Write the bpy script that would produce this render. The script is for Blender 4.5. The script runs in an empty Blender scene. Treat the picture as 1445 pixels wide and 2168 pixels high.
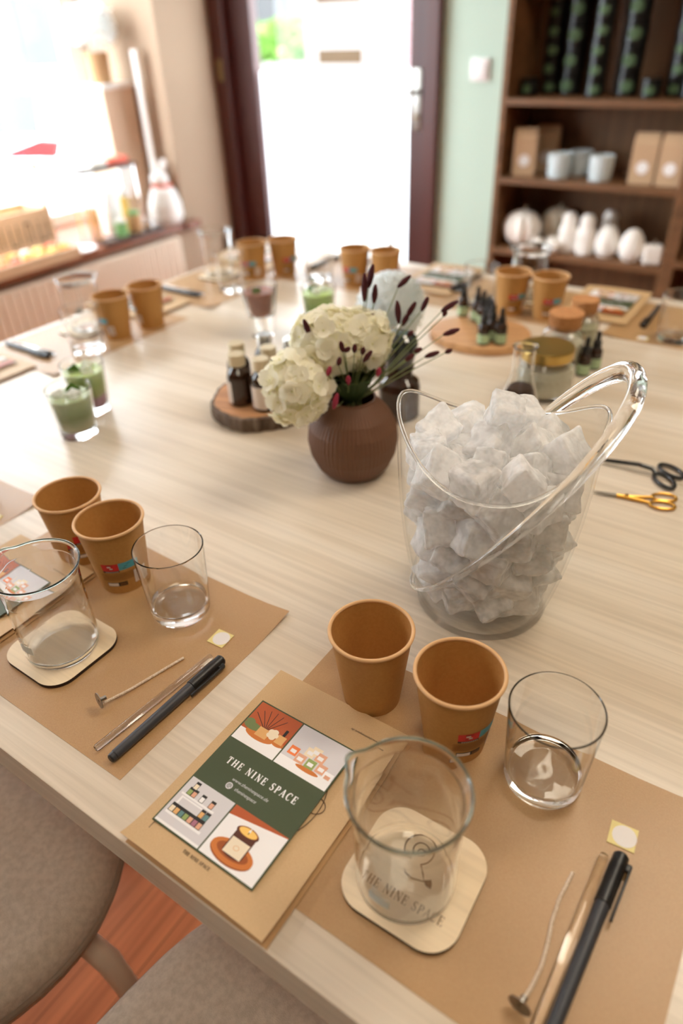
import bpy, bmesh, math, random
import numpy as np
from mathutils import Vector, Matrix, noise as mnoise

random.seed(7)
S = bpy.context.scene
COL = S.collection
PI = math.pi

# ------------------------------------------------------------------ camera
TT = 0.75                                   # table top height
HEAD, PITCH, ROLL = -0.615105, 0.615033, -0.041408
fw = Vector((math.sin(HEAD) * math.cos(PITCH), math.cos(HEAD) * math.cos(PITCH), -math.sin(PITCH)))
rt = Vector((math.cos(HEAD), -math.sin(HEAD), 0))
up = rt.cross(fw)
r2 = rt * math.cos(ROLL) + up * math.sin(ROLL)
u2 = -rt * math.sin(ROLL) + up * math.cos(ROLL)
cam = bpy.data.cameras.new('camera')
co = bpy.data.objects.new('camera', cam)
COL.objects.link(co)
m = Matrix(((r2.x, u2.x, -fw.x, 0), (r2.y, u2.y, -fw.y, 0), (r2.z, u2.z, -fw.z, 1.28), (0, 0, 0, 1)))
co.matrix_world = m
cam.sensor_fit = 'VERTICAL'
cam.sensor_height = 36.0
cam.lens = 1457.96 / 2168 * 36
cam.clip_start = 0.02
cam.dof.use_dof = True
cam.dof.focus_distance = 0.65
cam.dof.aperture_fstop = 2.5
S.camera = co

# ------------------------------------------------------------------ light, exposure
S.view_settings.view_transform = 'Standard'
S.view_settings.look = 'None'
S.view_settings.gamma = 1
S.view_settings.exposure = 1.02
w = bpy.data.worlds.new('overcast_sky')
S.world = w
w.use_nodes = True
bg = w.node_tree.nodes['Background']
bg.inputs[0].default_value = (0.88, 0.95, 1.0, 1)
bg.inputs[1].default_value = 7.2


def area(name, loc, sx, sy, power, col, rot=(0, 0, 0)):
    l = bpy.data.lights.new(name, 'AREA')
    l.shape = 'RECTANGLE'
    l.size, l.size_y = sx, sy
    l.energy = power
    l.color = col
    o = bpy.data.objects.new(name, l)
    COL.objects.link(o)
    o.location = loc
    o.rotation_euler = rot
    return o


area('ceiling_lamp', (0.35, -0.35, 2.72), 0.9, 0.5, 6, (1.0, 0.87, 0.66))
area('ceiling_lamp', (0.3, 1.5, 2.72), 0.9, 0.5, 11, (1.0, 0.87, 0.68))
try:
    S.cycles.use_denoising = True
    S.cycles.max_bounces = 26
    S.cycles.transmission_bounces = 22
    S.cycles.transparent_max_bounces = 16
    S.cycles.diffuse_bounces = 12
    S.cycles.glossy_bounces = 6
    S.cycles.sample_clamp_indirect = 8
    S.cycles.blur_glossy = 0.5
except Exception:
    pass


# ------------------------------------------------------------------ materials
def lin(c):
    return tuple(((x / 255) / 12.92 if x / 255 <= .04045 else ((x / 255 + .055) / 1.055) ** 2.4) for x in c) + (1,)


MATS = {}


def mat(name, rgb=(200, 200, 200), rough=.5, metal=0, trans=0, ior=1.5, noise=None, bump=None, coat=0, spec=None, sss=0, emit=None, linear=None):
    """noise=(rgb2, scale xyz, amount detail); bump=(scale, strength)"""
    if name in MATS:
        return MATS[name]
    M = bpy.data.materials.new(name)
    M.use_nodes = True
    nt = M.node_tree
    b = nt.nodes['Principled BSDF']
    base = linear + (1,) if linear else lin(rgb)
    b.inputs['Base Color'].default_value = base
    b.inputs['Roughness'].default_value = rough
    b.inputs['Metallic'].default_value = metal
    b.inputs['Transmission Weight'].default_value = trans
    b.inputs['IOR'].default_value = ior
    if coat:
        b.inputs['Coat Weight'].default_value = coat
    if spec is not None:
        b.inputs['Specular IOR Level'].default_value = spec
    if sss:
        b.inputs['Subsurface Weight'].default_value = sss
        b.inputs['Subsurface Radius'].default_value = (.01, .008, .006)
    tc = None
    if noise or bump:
        tc = nt.nodes.new('ShaderNodeTexCoord')
    if noise:
        mp = nt.nodes.new('ShaderNodeMapping')
        mp.inputs['Scale'].default_value = noise[1]
        nt.links.new(tc.outputs['Object'], mp.inputs[0])
        n = nt.nodes.new('ShaderNodeTexNoise')
        n.inputs['Scale'].default_value = 1
        n.inputs['Detail'].default_value = noise[2] if len(noise) > 2 else 3
        nt.links.new(mp.outputs[0], n.inputs['Vector'])
        r = nt.nodes.new('ShaderNodeValToRGB')
        r.color_ramp.elements[0].position = .35
        r.color_ramp.elements[1].position = .65
        r.color_ramp.elements[0].color = base
        r.color_ramp.elements[1].color = lin(noise[0])
        nt.links.new(n.outputs['Fac'], r.inputs[0])
        nt.links.new(r.outputs[0], b.inputs['Base Color'])
    if bump:
        n2 = nt.nodes.new('ShaderNodeTexNoise')
        n2.inputs['Scale'].default_value = bump[0]
        n2.inputs['Detail'].default_value = 3
        nt.links.new(tc.outputs['Object'], n2.inputs['Vector'])
        bp = nt.nodes.new('ShaderNodeBump')
        bp.inputs['Strength'].default_value = bump[1]
        bp.inputs['Distance'].default_value = .002
        nt.links.new(n2.outputs['Fac'], bp.inputs['Height'])
        nt.links.new(bp.outputs[0], b.inputs['Normal'])
    MATS[name] = M
    return M


def wood(name, c1, c2, along='x', fine=70, rough=.4, plank=None, dark=None, spec=None, con=1.0):
    M = bpy.data.materials.new(name)
    M.use_nodes = True
    nt = M.node_tree
    N, L = nt.nodes, nt.links
    b = N['Principled BSDF']
    b.inputs['Roughness'].default_value = rough
    if spec is not None:
        b.inputs['Specular IOR Level'].default_value = spec
    tc = N.new('ShaderNodeTexCoord')

    def nz(sx, sy, sz, det, dist=0):
        mp = N.new('ShaderNodeMapping')
        mp.inputs['Scale'].default_value = (sx, sy, sz)
        L.new(tc.outputs['Object'], mp.inputs[0])
        n = N.new('ShaderNodeTexNoise')
        n.inputs['Scale'].default_value = 1
        n.inputs['Detail'].default_value = det
        n.inputs['Distortion'].default_value = dist
        L.new(mp.outputs[0], n.inputs['Vector'])
        return n
    ax = {'x': 0, 'y': 1, 'z': 2}[along]

    def sc(lo, hi):
        v = [hi, hi, hi]
        v[ax] = lo
        return v
    n1 = nz(*sc(.9, 9), 2, .3)
    n2 = nz(*sc(fine * .05, fine * 2.2), 4, .6)
    r1 = N.new('ShaderNodeValToRGB')
    r1.color_ramp.elements[0].position, r1.color_ramp.elements[1].position = .36, .64
    r1.color_ramp.elements[0].color, r1.color_ramp.elements[1].color = lin(c1), lin(c2)
    L.new(n1.outputs['Fac'], r1.inputs[0])
    r2_ = N.new('ShaderNodeValToRGB')
    r2_.color_ramp.elements[0].position, r2_.color_ramp.elements[1].position = .38, .62
    r2_.color_ramp.elements[0].color = tuple(1 - con * k for k in (.22, .24, .27)) + (1,)
    r2_.color_ramp.elements[1].color = (1 + .08 * con,) * 3 + (1,)
    L.new(n2.outputs['Fac'], r2_.inputs[0])
    mx = N.new('ShaderNodeMix')
    mx.data_type = 'RGBA'
    mx.blend_type = 'MULTIPLY'
    mx.inputs['Factor'].default_value = 1
    L.new(r1.outputs[0], mx.inputs['A'])
    L.new(r2_.outputs[0], mx.inputs['B'])
    out = mx.outputs['Result']
    if plank:
        sep = N.new('ShaderNodeSeparateXYZ')
        L.new(tc.outputs['Object'], sep.inputs[0])
        dv = N.new('ShaderNodeMath'); dv.operation = 'DIVIDE'
        L.new(sep.outputs[plank[0]], dv.inputs[0])
        dv.inputs[1].default_value = plank[1]
        fl = N.new('ShaderNodeMath'); fl.operation = 'FLOOR'
        L.new(dv.outputs[0], fl.inputs[0])
        wn = N.new('ShaderNodeTexWhiteNoise'); wn.noise_dimensions = '1D'
        L.new(fl.outputs[0], wn.inputs['W'])
        mr = N.new('ShaderNodeMapRange')
        mr.inputs['To Min'].default_value, mr.inputs['To Max'].default_value = plank[2], plank[3]
        L.new(wn.outputs['Value'], mr.inputs['Value'])
        fr = N.new('ShaderNodeMath'); fr.operation = 'FRACT'
        L.new(dv.outputs[0], fr.inputs[0])
        gt = N.new('ShaderNodeMath'); gt.operation = 'GREATER_THAN'
        gt.inputs[1].default_value = plank[4]
        L.new(fr.outputs[0], gt.inputs[0])
        mr2 = N.new('ShaderNodeMapRange')
        mr2.inputs['To Min'].default_value, mr2.inputs['To Max'].default_value = .45, 1
        L.new(gt.outputs[0], mr2.inputs['Value'])
        mm = N.new('ShaderNodeMath'); mm.operation = 'MULTIPLY'
        L.new(mr.outputs[0], mm.inputs[0]); L.new(mr2.outputs[0], mm.inputs[1])
        vm = N.new('ShaderNodeVectorMath'); vm.operation = 'SCALE'
        L.new(out, vm.inputs[0]); L.new(mm.outputs[0], vm.inputs['Scale'])
        out = vm.outputs[0]
    L.new(out, b.inputs['Base Color'])
    bp = N.new('ShaderNodeBump')
    bp.inputs['Strength'].default_value = .12
    bp.inputs['Distance'].default_value = .001
    L.new(n2.outputs['Fac'], bp.inputs['Height'])
    L.new(bp.outputs[0], b.inputs['Normal'])
    MATS[name] = M
    return M


def layered(name, stops, h, rough=.35):
    """colour layers by height inside the glass (a poured drink)"""
    M = mat(name, (255, 255, 255), rough)
    nt = M.node_tree
    b = nt.nodes['Principled BSDF']
    tc = nt.nodes.new('ShaderNodeTexCoord')
    sep = nt.nodes.new('ShaderNodeSeparateXYZ')
    nt.links.new(tc.outputs['Object'], sep.inputs[0])
    n = nt.nodes.new('ShaderNodeTexNoise')
    n.inputs['Scale'].default_value = 45
    nt.links.new(tc.outputs['Object'], n.inputs['Vector'])
    ad = nt.nodes.new('ShaderNodeMath'); ad.operation = 'MULTIPLY_ADD'
    nt.links.new(n.outputs['Fac'], ad.inputs[0]); ad.inputs[1].default_value = .012
    nt.links.new(sep.outputs[2], ad.inputs[2])
    dv = nt.nodes.new('ShaderNodeMath'); dv.operation = 'DIVIDE'
    nt.links.new(ad.outputs[0], dv.inputs[0]); dv.inputs[1].default_value = h
    r = nt.nodes.new('ShaderNodeValToRGB')
    els = r.color_ramp.elements
    while len(els) < len(stops):
        els.new(.5)
    for e, (p, c) in zip(els, stops):
        e.position = p
        e.color = lin(c)
    nt.links.new(dv.outputs[0], r.inputs[0])
    nt.links.new(r.outputs[0], b.inputs['Base Color'])
    return M


def thin_glass(name, tint, refl):
    """a flat pane: lets light straight through, reflects a little"""
    M = bpy.data.materials.new(name)
    M.use_nodes = True
    nt = M.node_tree
    nt.nodes.clear()
    o = nt.nodes.new('ShaderNodeOutputMaterial')
    t = nt.nodes.new('ShaderNodeBsdfTransparent')
    t.inputs[0].default_value = tint
    g = nt.nodes.new('ShaderNodeBsdfGlossy')
    g.inputs['Roughness'].default_value = .02
    mx = nt.nodes.new('ShaderNodeMixShader')
    mx.inputs[0].default_value = refl
    nt.links.new(t.outputs[0], mx.inputs[1])
    nt.links.new(g.outputs[0], mx.inputs[2])
    nt.links.new(mx.outputs[0], o.inputs[0])
    MATS[name] = M
    return M


def frosted(name):
    M = bpy.data.materials.new(name)
    M.use_nodes = True
    nt = M.node_tree
    nt.nodes.clear()
    o = nt.nodes.new('ShaderNodeOutputMaterial')
    t = nt.nodes.new('ShaderNodeBsdfTranslucent')
    t.inputs[0].default_value = (.76, .77, .78, 1)
    d = nt.nodes.new('ShaderNodeBsdfDiffuse')
    d.inputs[0].default_value = (.9, .91, .92, 1)
    mx = nt.nodes.new('ShaderNodeMixShader')
    mx.inputs[0].default_value = .3
    nt.links.new(t.outputs[0], mx.inputs[1])
    nt.links.new(d.outputs[0], mx.inputs[2])
    nt.links.new(mx.outputs[0], o.inputs[0])
    MATS[name] = M
    return M


def cloudy(name, clear, col, rough=.06, ior=1.31, bump=None, tl=.5):
    """part clear, part milky: ice, petals"""
    M = bpy.data.materials.new(name)
    M.use_nodes = True
    nt = M.node_tree
    nt.nodes.clear()
    N, L = nt.nodes, nt.links
    o = N.new('ShaderNodeOutputMaterial')
    d = N.new('ShaderNodeBsdfDiffuse'); d.inputs[0].default_value = col
    t = N.new('ShaderNodeBsdfTranslucent'); t.inputs[0].default_value = col
    m1 = N.new('ShaderNodeMixShader'); m1.inputs[0].default_value = tl
    L.new(d.outputs[0], m1.inputs[1]); L.new(t.outputs[0], m1.inputs[2])
    out = m1
    if clear > 0:
        g = N.new('ShaderNodeBsdfGlass')
        g.inputs['Roughness'].default_value = rough
        g.inputs['IOR'].default_value = ior
        g.inputs[0].default_value = (.99, .995, .995, 1)
        m2 = N.new('ShaderNodeMixShader'); m2.inputs[0].default_value = clear
        L.new(m1.outputs[0], m2.inputs[1]); L.new(g.outputs[0], m2.inputs[2])
        out = m2
        if bump:
            tc = N.new('ShaderNodeTexCoord')
            nz = N.new('ShaderNodeTexNoise'); nz.inputs['Scale'].default_value = bump[0]; nz.inputs['Detail'].default_value = 3
            L.new(tc.outputs['Object'], nz.inputs['Vector'])
            bp = N.new('ShaderNodeBump'); bp.inputs['Strength'].default_value = bump[1]; bp.inputs['Distance'].default_value = .003
            L.new(nz.outputs['Fac'], bp.inputs['Height'])
            for q in (g, d):
                L.new(bp.outputs[0], q.inputs['Normal'])
            # milky core in patches
            n2 = N.new('ShaderNodeTexNoise'); n2.inputs['Scale'].default_value = 70
            L.new(tc.outputs['Object'], n2.inputs['Vector'])
            mr = N.new('ShaderNodeMapRange')
            mr.inputs['From Min'].default_value, mr.inputs['From Max'].default_value = .35, .65
            mr.inputs['To Min'].default_value, mr.inputs['To Max'].default_value = max(0, clear - .22), min(1, clear + .3)
            L.new(n2.outputs['Fac'], mr.inputs['Value'])
            L.new(mr.outputs[0], m2.inputs[0])
    L.new(out.outputs[0], o.inputs[0])
    MATS[name] = M
    return M


cloudy('ice', .13, (.995, .996, .996, 1), .05, bump=(60, .6), tl=.42)
cloudy('ice_clear', .36, (.995, .996, .996, 1), .03, bump=(60, .6), tl=.42)
cloudy('petal', 0, lin((251, 249, 234)), tl=.38)
cloudy('petal_white', 0, lin((244, 247, 247)), tl=.45)
wood('oak_table', (209, 193, 170), (228, 217, 201), 'x', 60, .31, None, spec=.55, con=.46)
wood('walnut_shelf', (108, 74, 44), (132, 92, 58), 'x', 30, .5)
wood('walnut_back', (98, 66, 38), (116, 80, 48), 'z', 20, .5)
wood('red_floor', (170, 96, 58), (206, 126, 80), 'y', 40, .3, plank=(0, .085, .75, 1.15, .03))
wood('sill_wood', (128, 72, 40), (150, 88, 52), 'y', 40, .4)
wood('birch', (234, 210, 172), (243, 223, 190), 'x', 50, .5, con=.4)
wood('slab_top', (196, 138, 92), (214, 160, 112), 'x', 50, .6)
wood('olive_board', (196, 146, 98), (216, 168, 118), 'x', 60, .5)
wood('pale_wood', (222, 190, 152), (232, 204, 170), 'y', 30, .5)
mat('burnt_edge', (48, 30, 18), .8)
mat('engraved', (120, 84, 48), .8)
mat('kraft', (186, 149, 105), .36, noise=((179, 141, 97), (900, 900, 900), 3), bump=(900, .06))
mat('kraft_env', (206, 174, 130), .5, noise=((200, 167, 123), (900, 900, 900), 3))
mat('kraft_in', (190, 150, 104), .85)
mat('kraft_cup', (190, 140, 76), .62, noise=((184, 133, 70), (300, 300, 300), 3))
mat('cup_rim', (222, 178, 128), .6)
mat('glass_green', (255, 255, 255), 0, 0, 1, 1.5, linear=(.70, .93, .92))
mat('acrylic', (255, 255, 255), .02, 0, 1, 1.47, linear=(.985, .99, .99))
mat('amber_glass', (120, 60, 10), .03, 0, .85, 1.5, linear=(.33, .12, .02))
mat('amber_dark', (60, 28, 10), .06, 0, .25, 1.5, linear=(.035, .013, .005), coat=.4)
mat('dark_glass', (20, 26, 30), .05, 0, .3, 1.5, linear=(.02, .03, .03), coat=.6)
mat('black_plastic', (22, 22, 24), .38)
mat('grey_plastic', (58, 60, 66), .42)
mat('black_metal', (14, 14, 15), .35, .0, coat=.3)
mat('steel', (150, 146, 140), .3, 1)
mat('gold', (214, 164, 78), .28, 1)
mat('gold_lid', (200, 168, 96), .3, .9)
mat('cap_cream', (214, 200, 168), .4, .3)
mat('cap_silver', (225, 225, 222), .25, .8)
mat('label_cream', (226, 212, 198), .7)
mat('wick', (232, 216, 196), .9, noise=((204, 182, 158), (900, 900, 120), 1))
mat('sticker_back', (238, 222, 150), .5)
mat('sticker_white', (240, 236, 236), .5)
mat('print_green', (66, 78, 48), .45)
mat('print_orange', (184, 88, 38), .45)
mat('print_grey', (216, 214, 218), .45)
mat('print_white', (244, 243, 244), .45)
mat('print_wood', (206, 120, 48), .45)
mat('print_wood2', (160, 82, 26), .45)
mat('print_leaf', (112, 128, 78), .45)
mat('print_black', (34, 30, 28), .45)
mat('print_amber', (88, 42, 22), .4)
mat('print_wax', (250, 206, 110), .45)
mat('print_pink', (226, 170, 140), .45)
mat('print_peach', (240, 130, 70), .45)
mat('print_lime', (150, 170, 100), .45)
mat('print_teal', (98, 140, 140), .45)
mat('print_tan', (226, 176, 112), .45)
mat('print_mauve', (170, 110, 130), .45)
mat('print_cream', (240, 226, 200), .45)
mat('cup_red', (206, 34, 38), .5)
mat('cup_teal', (80, 170, 190), .5)
mat('cup_text', (150, 100, 44), .6)
mat('cup_white', (226, 216, 210), .5)
mat('cup_black', (40, 36, 34), .5)
mat('kraft_ink', (74, 56, 40), .8)
mat('beaker_mark', (214, 224, 222), .6)
mat('vase_brown', (108, 72, 50), .55, bump=(90, .1))
mat('petal_heart', (206, 208, 120), .6)
mat('stem_green', (128, 140, 92), .6)
mat('leaf_green', (52, 72, 36), .5)
mat('burnet', (64, 16, 22), .8, noise=((84, 22, 30), (500, 500, 500), 2))
mat('burnet_pink', (150, 40, 66), .75)
mat('bark', (74, 58, 46), .9, noise=((128, 112, 98), (120, 120, 12), 4), bump=(120, .8))
mat('coffee', (58, 40, 30), .75, noise=((92, 66, 50), (300, 300, 300), 2))
mat('granules', (236, 232, 210), .7, noise=((222, 216, 186), (300, 300, 300), 2))
mat('granules_green', (190, 186, 140), .7, noise=((206, 204, 170), (300, 300, 300), 2))
mat('cork', (196, 140, 88), .85, noise=((172, 116, 68), (200, 200, 200), 3))
mat('label_green', (176, 202, 160), .6)
mat('drink_foam', (240, 246, 232), .4)
mat('mint_ice', (96, 130, 60), .15, 0, .4, 1.31)
mat('chocolate', (140, 76, 52), .4, noise=((160, 92, 66), (60, 60, 60), 2))
layered('matcha', [(0, (205, 200, 176)), (.18, (196, 196, 160)), (.45, (122, 146, 86)), (.72, (160, 184, 130)), (1, (190, 206, 160))], .07)
layered('matcha_purple', [(0, (168, 110, 150)), (.3, (176, 128, 150)), (.42, (160, 170, 90)), (.7, (160, 190, 80)), (1, (200, 224, 150))], .07)
layered('matcha_mango', [(0, (240, 190, 90)), (.35, (232, 196, 100)), (.5, (150, 190, 70)), (.8, (150, 205, 80)), (1, (190, 225, 130))], .07)
mat('taupe_fabric', (198, 186, 170), .95, noise=((180, 168, 152), (150, 150, 150), 4), bump=(700, .35))
mat('taupe_piping', (140, 122, 106), .9)
mat('chair_leg', (206, 190, 170), .4)
mat('chair_tip', (50, 36, 28), .6)
mat('wall_beige', (176, 152, 129), .9)
mat('wall_mint', (188, 208, 193), .9)
mat('wall_taupe', (138, 126, 108), .9)
mat('wall_white', (236, 232, 224), .9)
mat('radiator', (226, 206, 184), .45)
mat('door_wood', (66, 24, 20), .4, noise=((78, 32, 24), (6, 6, 1), 2))
mat('white_frame', (246, 247, 247), .4)
mat('brass', (150, 120, 80), .4, 1)
mat('white_plastic', (240, 236, 234), .4)
mat('sign_brown', (140, 116, 84), .6)
thin_glass('pane', (.97, .985, .985, 1), .04)
frosted('frosted_film')


def sheet_plastic(name, tint, lo, hi, power):
    """thin clear moulded plastic: straight transmission, more reflection at glancing angles"""
    M = thin_glass(name, tint, lo)
    nt = M.node_tree
    lw_ = nt.nodes.new('ShaderNodeLayerWeight')
    lw_.inputs['Blend'].default_value = .5
    pw = nt.nodes.new('ShaderNodeMath'); pw.operation = 'POWER'
    pw.inputs[1].default_value = power
    nt.links.new(lw_.outputs['Facing'], pw.inputs[0])
    mr = nt.nodes.new('ShaderNodeMapRange')
    mr.inputs['To Min'].default_value, mr.inputs['To Max'].default_value = lo, hi
    nt.links.new(pw.outputs[0], mr.inputs['Value'])
    mx = [n for n in nt.nodes if n.type == 'MIX_SHADER'][0]
    nt.links.new(mr.outputs[0], mx.inputs[0])




mat('glass', (255, 255, 255), 0, 0, 1, 1.46, linear=(.99, .997, .995))
sheet_plastic('acrylic_sheet', (.993, .996, .996, 1), .025, .45, 4.0)
mat('jar_black', (16, 16, 16), .3)
mat('jar_label', (74, 98, 66), .7)
mat('paper_bag', (196, 164, 130), .8)
mat('white_label', (244, 242, 240), .6)
mat('votive', (206, 216, 218), .35)
mat('ceramic', (248, 243, 236), .6)
mat('ceramic_shade', (214, 200, 176), .7)  # ceramic with shade put into the colour for the rear pumpkin; wicks share it
mat('street', (190, 190, 192), .9)
mat('car_white', (244, 246, 248), .2, coat=.5)
mat('car_glass', (82, 83, 85), .5, spec=.15)
mat('car_light', (176, 20, 28), .4, spec=.2)
mat('tyre', (40, 40, 42), .8)
mat('hedge_green', (120, 160, 70), .8, noise=((90, 132, 48), (8, 8, 8), 3))
mat('fence_grey', (150, 146, 146), .8)
mat('house_cream', (112, 111, 108), .9)
mat('house_pink', (130, 96, 98), .9)
mat('house_window', (98, 98, 99), .5, spec=.2)
mat('house_roof', (170, 110, 92), .8)
mat('kraft_box', (200, 160, 116), .8)
mat('pedestal', (226, 200, 174), .7)
mat('tray_dark', (74, 56, 46), .5)
mat('dish_white', (246, 244, 240), .3)
for n_, c_ in dict(melt_cyan=(150, 224, 232), melt_teal=(110, 190, 190), melt_white=(244, 240, 230), melt_orange=(244, 156, 92), melt_amber=(240, 172, 70), melt_yellow=(246, 212, 120), melt_purple=(150, 70, 130), melt_coral=(240, 110, 84), melt_green=(130, 190, 120)).items():
    mat(n_, c_, .5)


# ------------------------------------------------------------------ mesh helpers
class MB:
    def __init__(s):
        s.v, s.f, s.m = [], [], []

    def add(s, vs, fs, mi=0):
        o = len(s.v)
        s.v += [tuple(v) for v in vs]
        s.f += [tuple(i + o for i in f) for f in fs]
        s.m += [mi] * len(fs)
        return s

    def box(s, c, d, mi=0, rz=0, bev=0):
        x, y, z = (k / 2 for k in d)
        P = [(-x, -y, -z), (x, -y, -z), (x, y, -z), (-x, y, -z), (-x, -y, z), (x, -y, z), (x, y, z), (-x, y, z)]
        ca, sa = math.cos(rz), math.sin(rz)
        P = [(c[0] + p[0] * ca - p[1] * sa, c[1] + p[0] * sa + p[1] * ca, c[2] + p[2]) for p in P]
        return s.add(P, [(0, 3, 2, 1), (4, 5, 6, 7), (0, 1, 5, 4), (1, 2, 6, 5), (2, 3, 7, 6), (3, 0, 4, 7)], mi)

    def lathe(s, prof, n=48, c=(0, 0, 0), mi=0, closed=False, fn=None):
        """prof: (r, z) from bottom to top; r<=1e-6 gives a pole"""
        ids, vs = [], []
        pp = []
        for i, (r, z) in enumerate(prof):
            pp.append((r, z))
            if i + 1 < len(prof) and not closed:
                r1_, z1_ = prof[i + 1]
                L_ = math.hypot(r1_ - r, z1_ - z)
                if L_ > .004:
                    for t in (.0005 / L_, .5, 1 - .0005 / L_):
                        pp.append((r + (r1_ - r) * t, z + (z1_ - z) * t))
        prof = pp
        for r, z in prof:
            if r < 1e-6:
                ids.append([len(vs)] * n)
                p = (0, 0, z)
                vs.append(p if fn is None else fn(p, 0))
            else:
                row = []
                for k in range(n):
                    a = 2 * PI * k / n
                    p = (r * math.cos(a), r * math.sin(a), z)
                    row.append(len(vs))
                    vs.append(p if fn is None else fn(p, a))
                ids.append(row)
        fs = []
        rows = ids + ([ids[0]] if closed else [])
        for A, B in zip(rows, rows[1:]):
            for k in range(n):
                q = (k + 1) % n
                f = [A[k], A[q], B[q], B[k]]
                g = []
                for i in f:
                    if i not in g:
                        g.append(i)
                if len(g) > 2:
                    fs.append(g)
        return s.add([(v[0] + c[0], v[1] + c[1], v[2] + c[2]) for v in vs], fs, mi)

    def tube(s, pts, r, n=10, mi=0, closed=False, caps=True, flat=1.0, upv=None):
        pts = [Vector(p) for p in pts]
        N = len(pts)
        rs = r if isinstance(r, (list, tuple)) else [r] * N
        vs = []
        prev = None
        for i, p in enumerate(pts):
            a = pts[i - 1] if (i > 0 or closed) else p
            b = pts[(i + 1) % N] if (i < N - 1 or closed) else p
            t = (b - a).normalized()
            if prev is None:
                ref = Vector(upv) if upv else (Vector((0, 0, 1)) if abs(t.z) < .9 else Vector((1, 0, 0)))
                prev = (ref - t * ref.dot(t)).normalized()
            else:
                prev = (prev - t * prev.dot(t)).normalized()
            bi = t.cross(prev)
            for k in range(n):
                an = 2 * PI * k / n
                vs.append(p + prev * (rs[i] * math.cos(an)) + bi * (rs[i] * flat * math.sin(an)))
        fs = []
        for i in range(N if closed else N - 1):
            for k in range(n):
                q = (k + 1) % n
                j = (i + 1) % N
                fs.append((i * n + k, i * n + q, j * n + q, j * n + k))
        if caps and not closed:
            fs.append(tuple(reversed(range(n))))
            fs.append(tuple((N - 1) * n + k for k in range(n)))
        return s.add(vs, fs, mi)

    def prism(s, poly, z0, z1, mi=0, side=None):
        n = len(poly)
        vs = [(x, y, z0) for x, y in poly] + [(x, y, z1) for x, y in poly]
        s.add(vs, [tuple(reversed(range(n))), tuple(range(n, 2 * n))], mi)
        o = len(s.v) - 2 * n
        fs = [(i + o, (i + 1) % n + o, n + (i + 1) % n + o, n + i + o) for i in range(n)]
        s.f += fs
        s.m += [mi if side is None else side] * n
        return s

    def poly(s, pts, z, mi=0):
        return s.add([(x, y, z) for x, y in pts], [tuple(range(len(pts)))], mi)

    def stroke(s, pts, wd, z, mi=0, closed=False):
        """flat ribbon of width wd (number or list) along 2D points"""
        P = [Vector(p) for p in pts]
        n = len(P)
        ws = wd if isinstance(wd, (list, tuple)) else [wd] * n
        vs = []
        for i, p in enumerate(P):
            a = P[i - 1] if (i > 0 or closed) else p
            b = P[(i + 1) % n] if (i < n - 1 or closed) else p
            t = b - a
            if t.length < 1e-9:
                t = Vector((1, 0))
            t.normalize()
            nn = Vector((-t.y, t.x)) * ws[i] / 2
            vs += [(p.x - nn.x, p.y - nn.y, z), (p.x + nn.x, p.y + nn.y, z)]
        fs = []
        for i in range(n if closed else n - 1):
            j = (i + 1) % n
            fs.append((2 * i, 2 * j, 2 * j + 1, 2 * i + 1))
        return s.add(vs, fs, mi)

    def obj(s, name, mats, parent=None, smooth=35, loc=None, rz=0, bevel=0):
        me = bpy.data.meshes.new(name)
        me.from_pydata([tuple(v) for v in s.v], [], s.f)
        if isinstance(mats, str):
            mats = [mats]
        for k in mats:
            me.materials.append(MATS[k])
        me.polygons.foreach_set('material_index', s.m)
        me.validate()
        bm = bmesh.new()
        bm.from_mesh(me)
        bmesh.ops.recalc_face_normals(bm, faces=bm.faces)
        if bm.calc_volume(signed=True) < 0:
            bmesh.ops.reverse_faces(bm, faces=bm.faces)
        if bevel:
            es = [e for e in bm.edges if len(e.link_faces) == 2 and e.calc_face_angle(0) > .6]
            bmesh.ops.bevel(bm, geom=es, offset=bevel, segments=2, affect='EDGES', profile=.6)
        bm.to_mesh(me)
        bm.free()
        if smooth:
            me.polygons.foreach_set('use_smooth', [True] * len(me.polygons))
            me.set_sharp_from_angle(angle=math.radians(smooth))
        o = bpy.data.objects.new(name, me)
        COL.objects.link(o)
        if parent:
            o.parent = parent
        if loc:
            o.location = loc
        o.rotation_euler.z = rz
        return o


def tag(o, label, cat, group=None, kind=None):
    o['label'] = label
    o['category'] = cat
    if group:
        o['group'] = group
    if kind:
        o['kind'] = kind
    return o


def thing(name, label, cat, loc=(0, 0, 0), rz=0, group=None):
    o = bpy.data.objects.new(name, None)
    o.empty_display_size = .02
    COL.objects.link(o)
    o.location = loc
    o.rotation_euler.z = rz
    return tag(o, label, cat, group)


def dup(root, loc, rz, label, group=None):
    def cp(o, par):
        c = o.copy()
        COL.objects.link(c)
        c.parent = par
        for ch in list(o.children):
            cp(ch, c)
        return c
    r = cp(root, None)
    r.location = loc
    r.rotation_euler.z = rz
    r['label'] = label
    if group:
        r['group'] = group
    return r


def struct(o):
    o['kind'] = 'structure'
    return o


def rrect(w_, h_, r, n=8, cx=0, cy=0):
    pts = []
    for (sx, sy, a0) in ((1, 1, 0), (-1, 1, PI / 2), (-1, -1, PI), (1, -1, 3 * PI / 2)):
        for k in range(n + 1):
            a = a0 + PI / 2 * k / n
            pts.append((cx + sx * (w_ / 2 - r) + r * math.cos(a), cy + sy * (h_ / 2 - r) + r * math.sin(a)))
    return pts


def arc(cx, cy, rx, ry, a0, a1, n=16):
    return [(cx + rx * math.cos(math.radians(a0 + (a1 - a0) * k / n)), cy + ry * math.sin(math.radians(a0 + (a1 - a0) * k / n))) for k in range(n + 1)]


# --- roman capitals with serifs, drawn as flat ribbons
XS = .74     # narrow setting of the capitals


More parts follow.
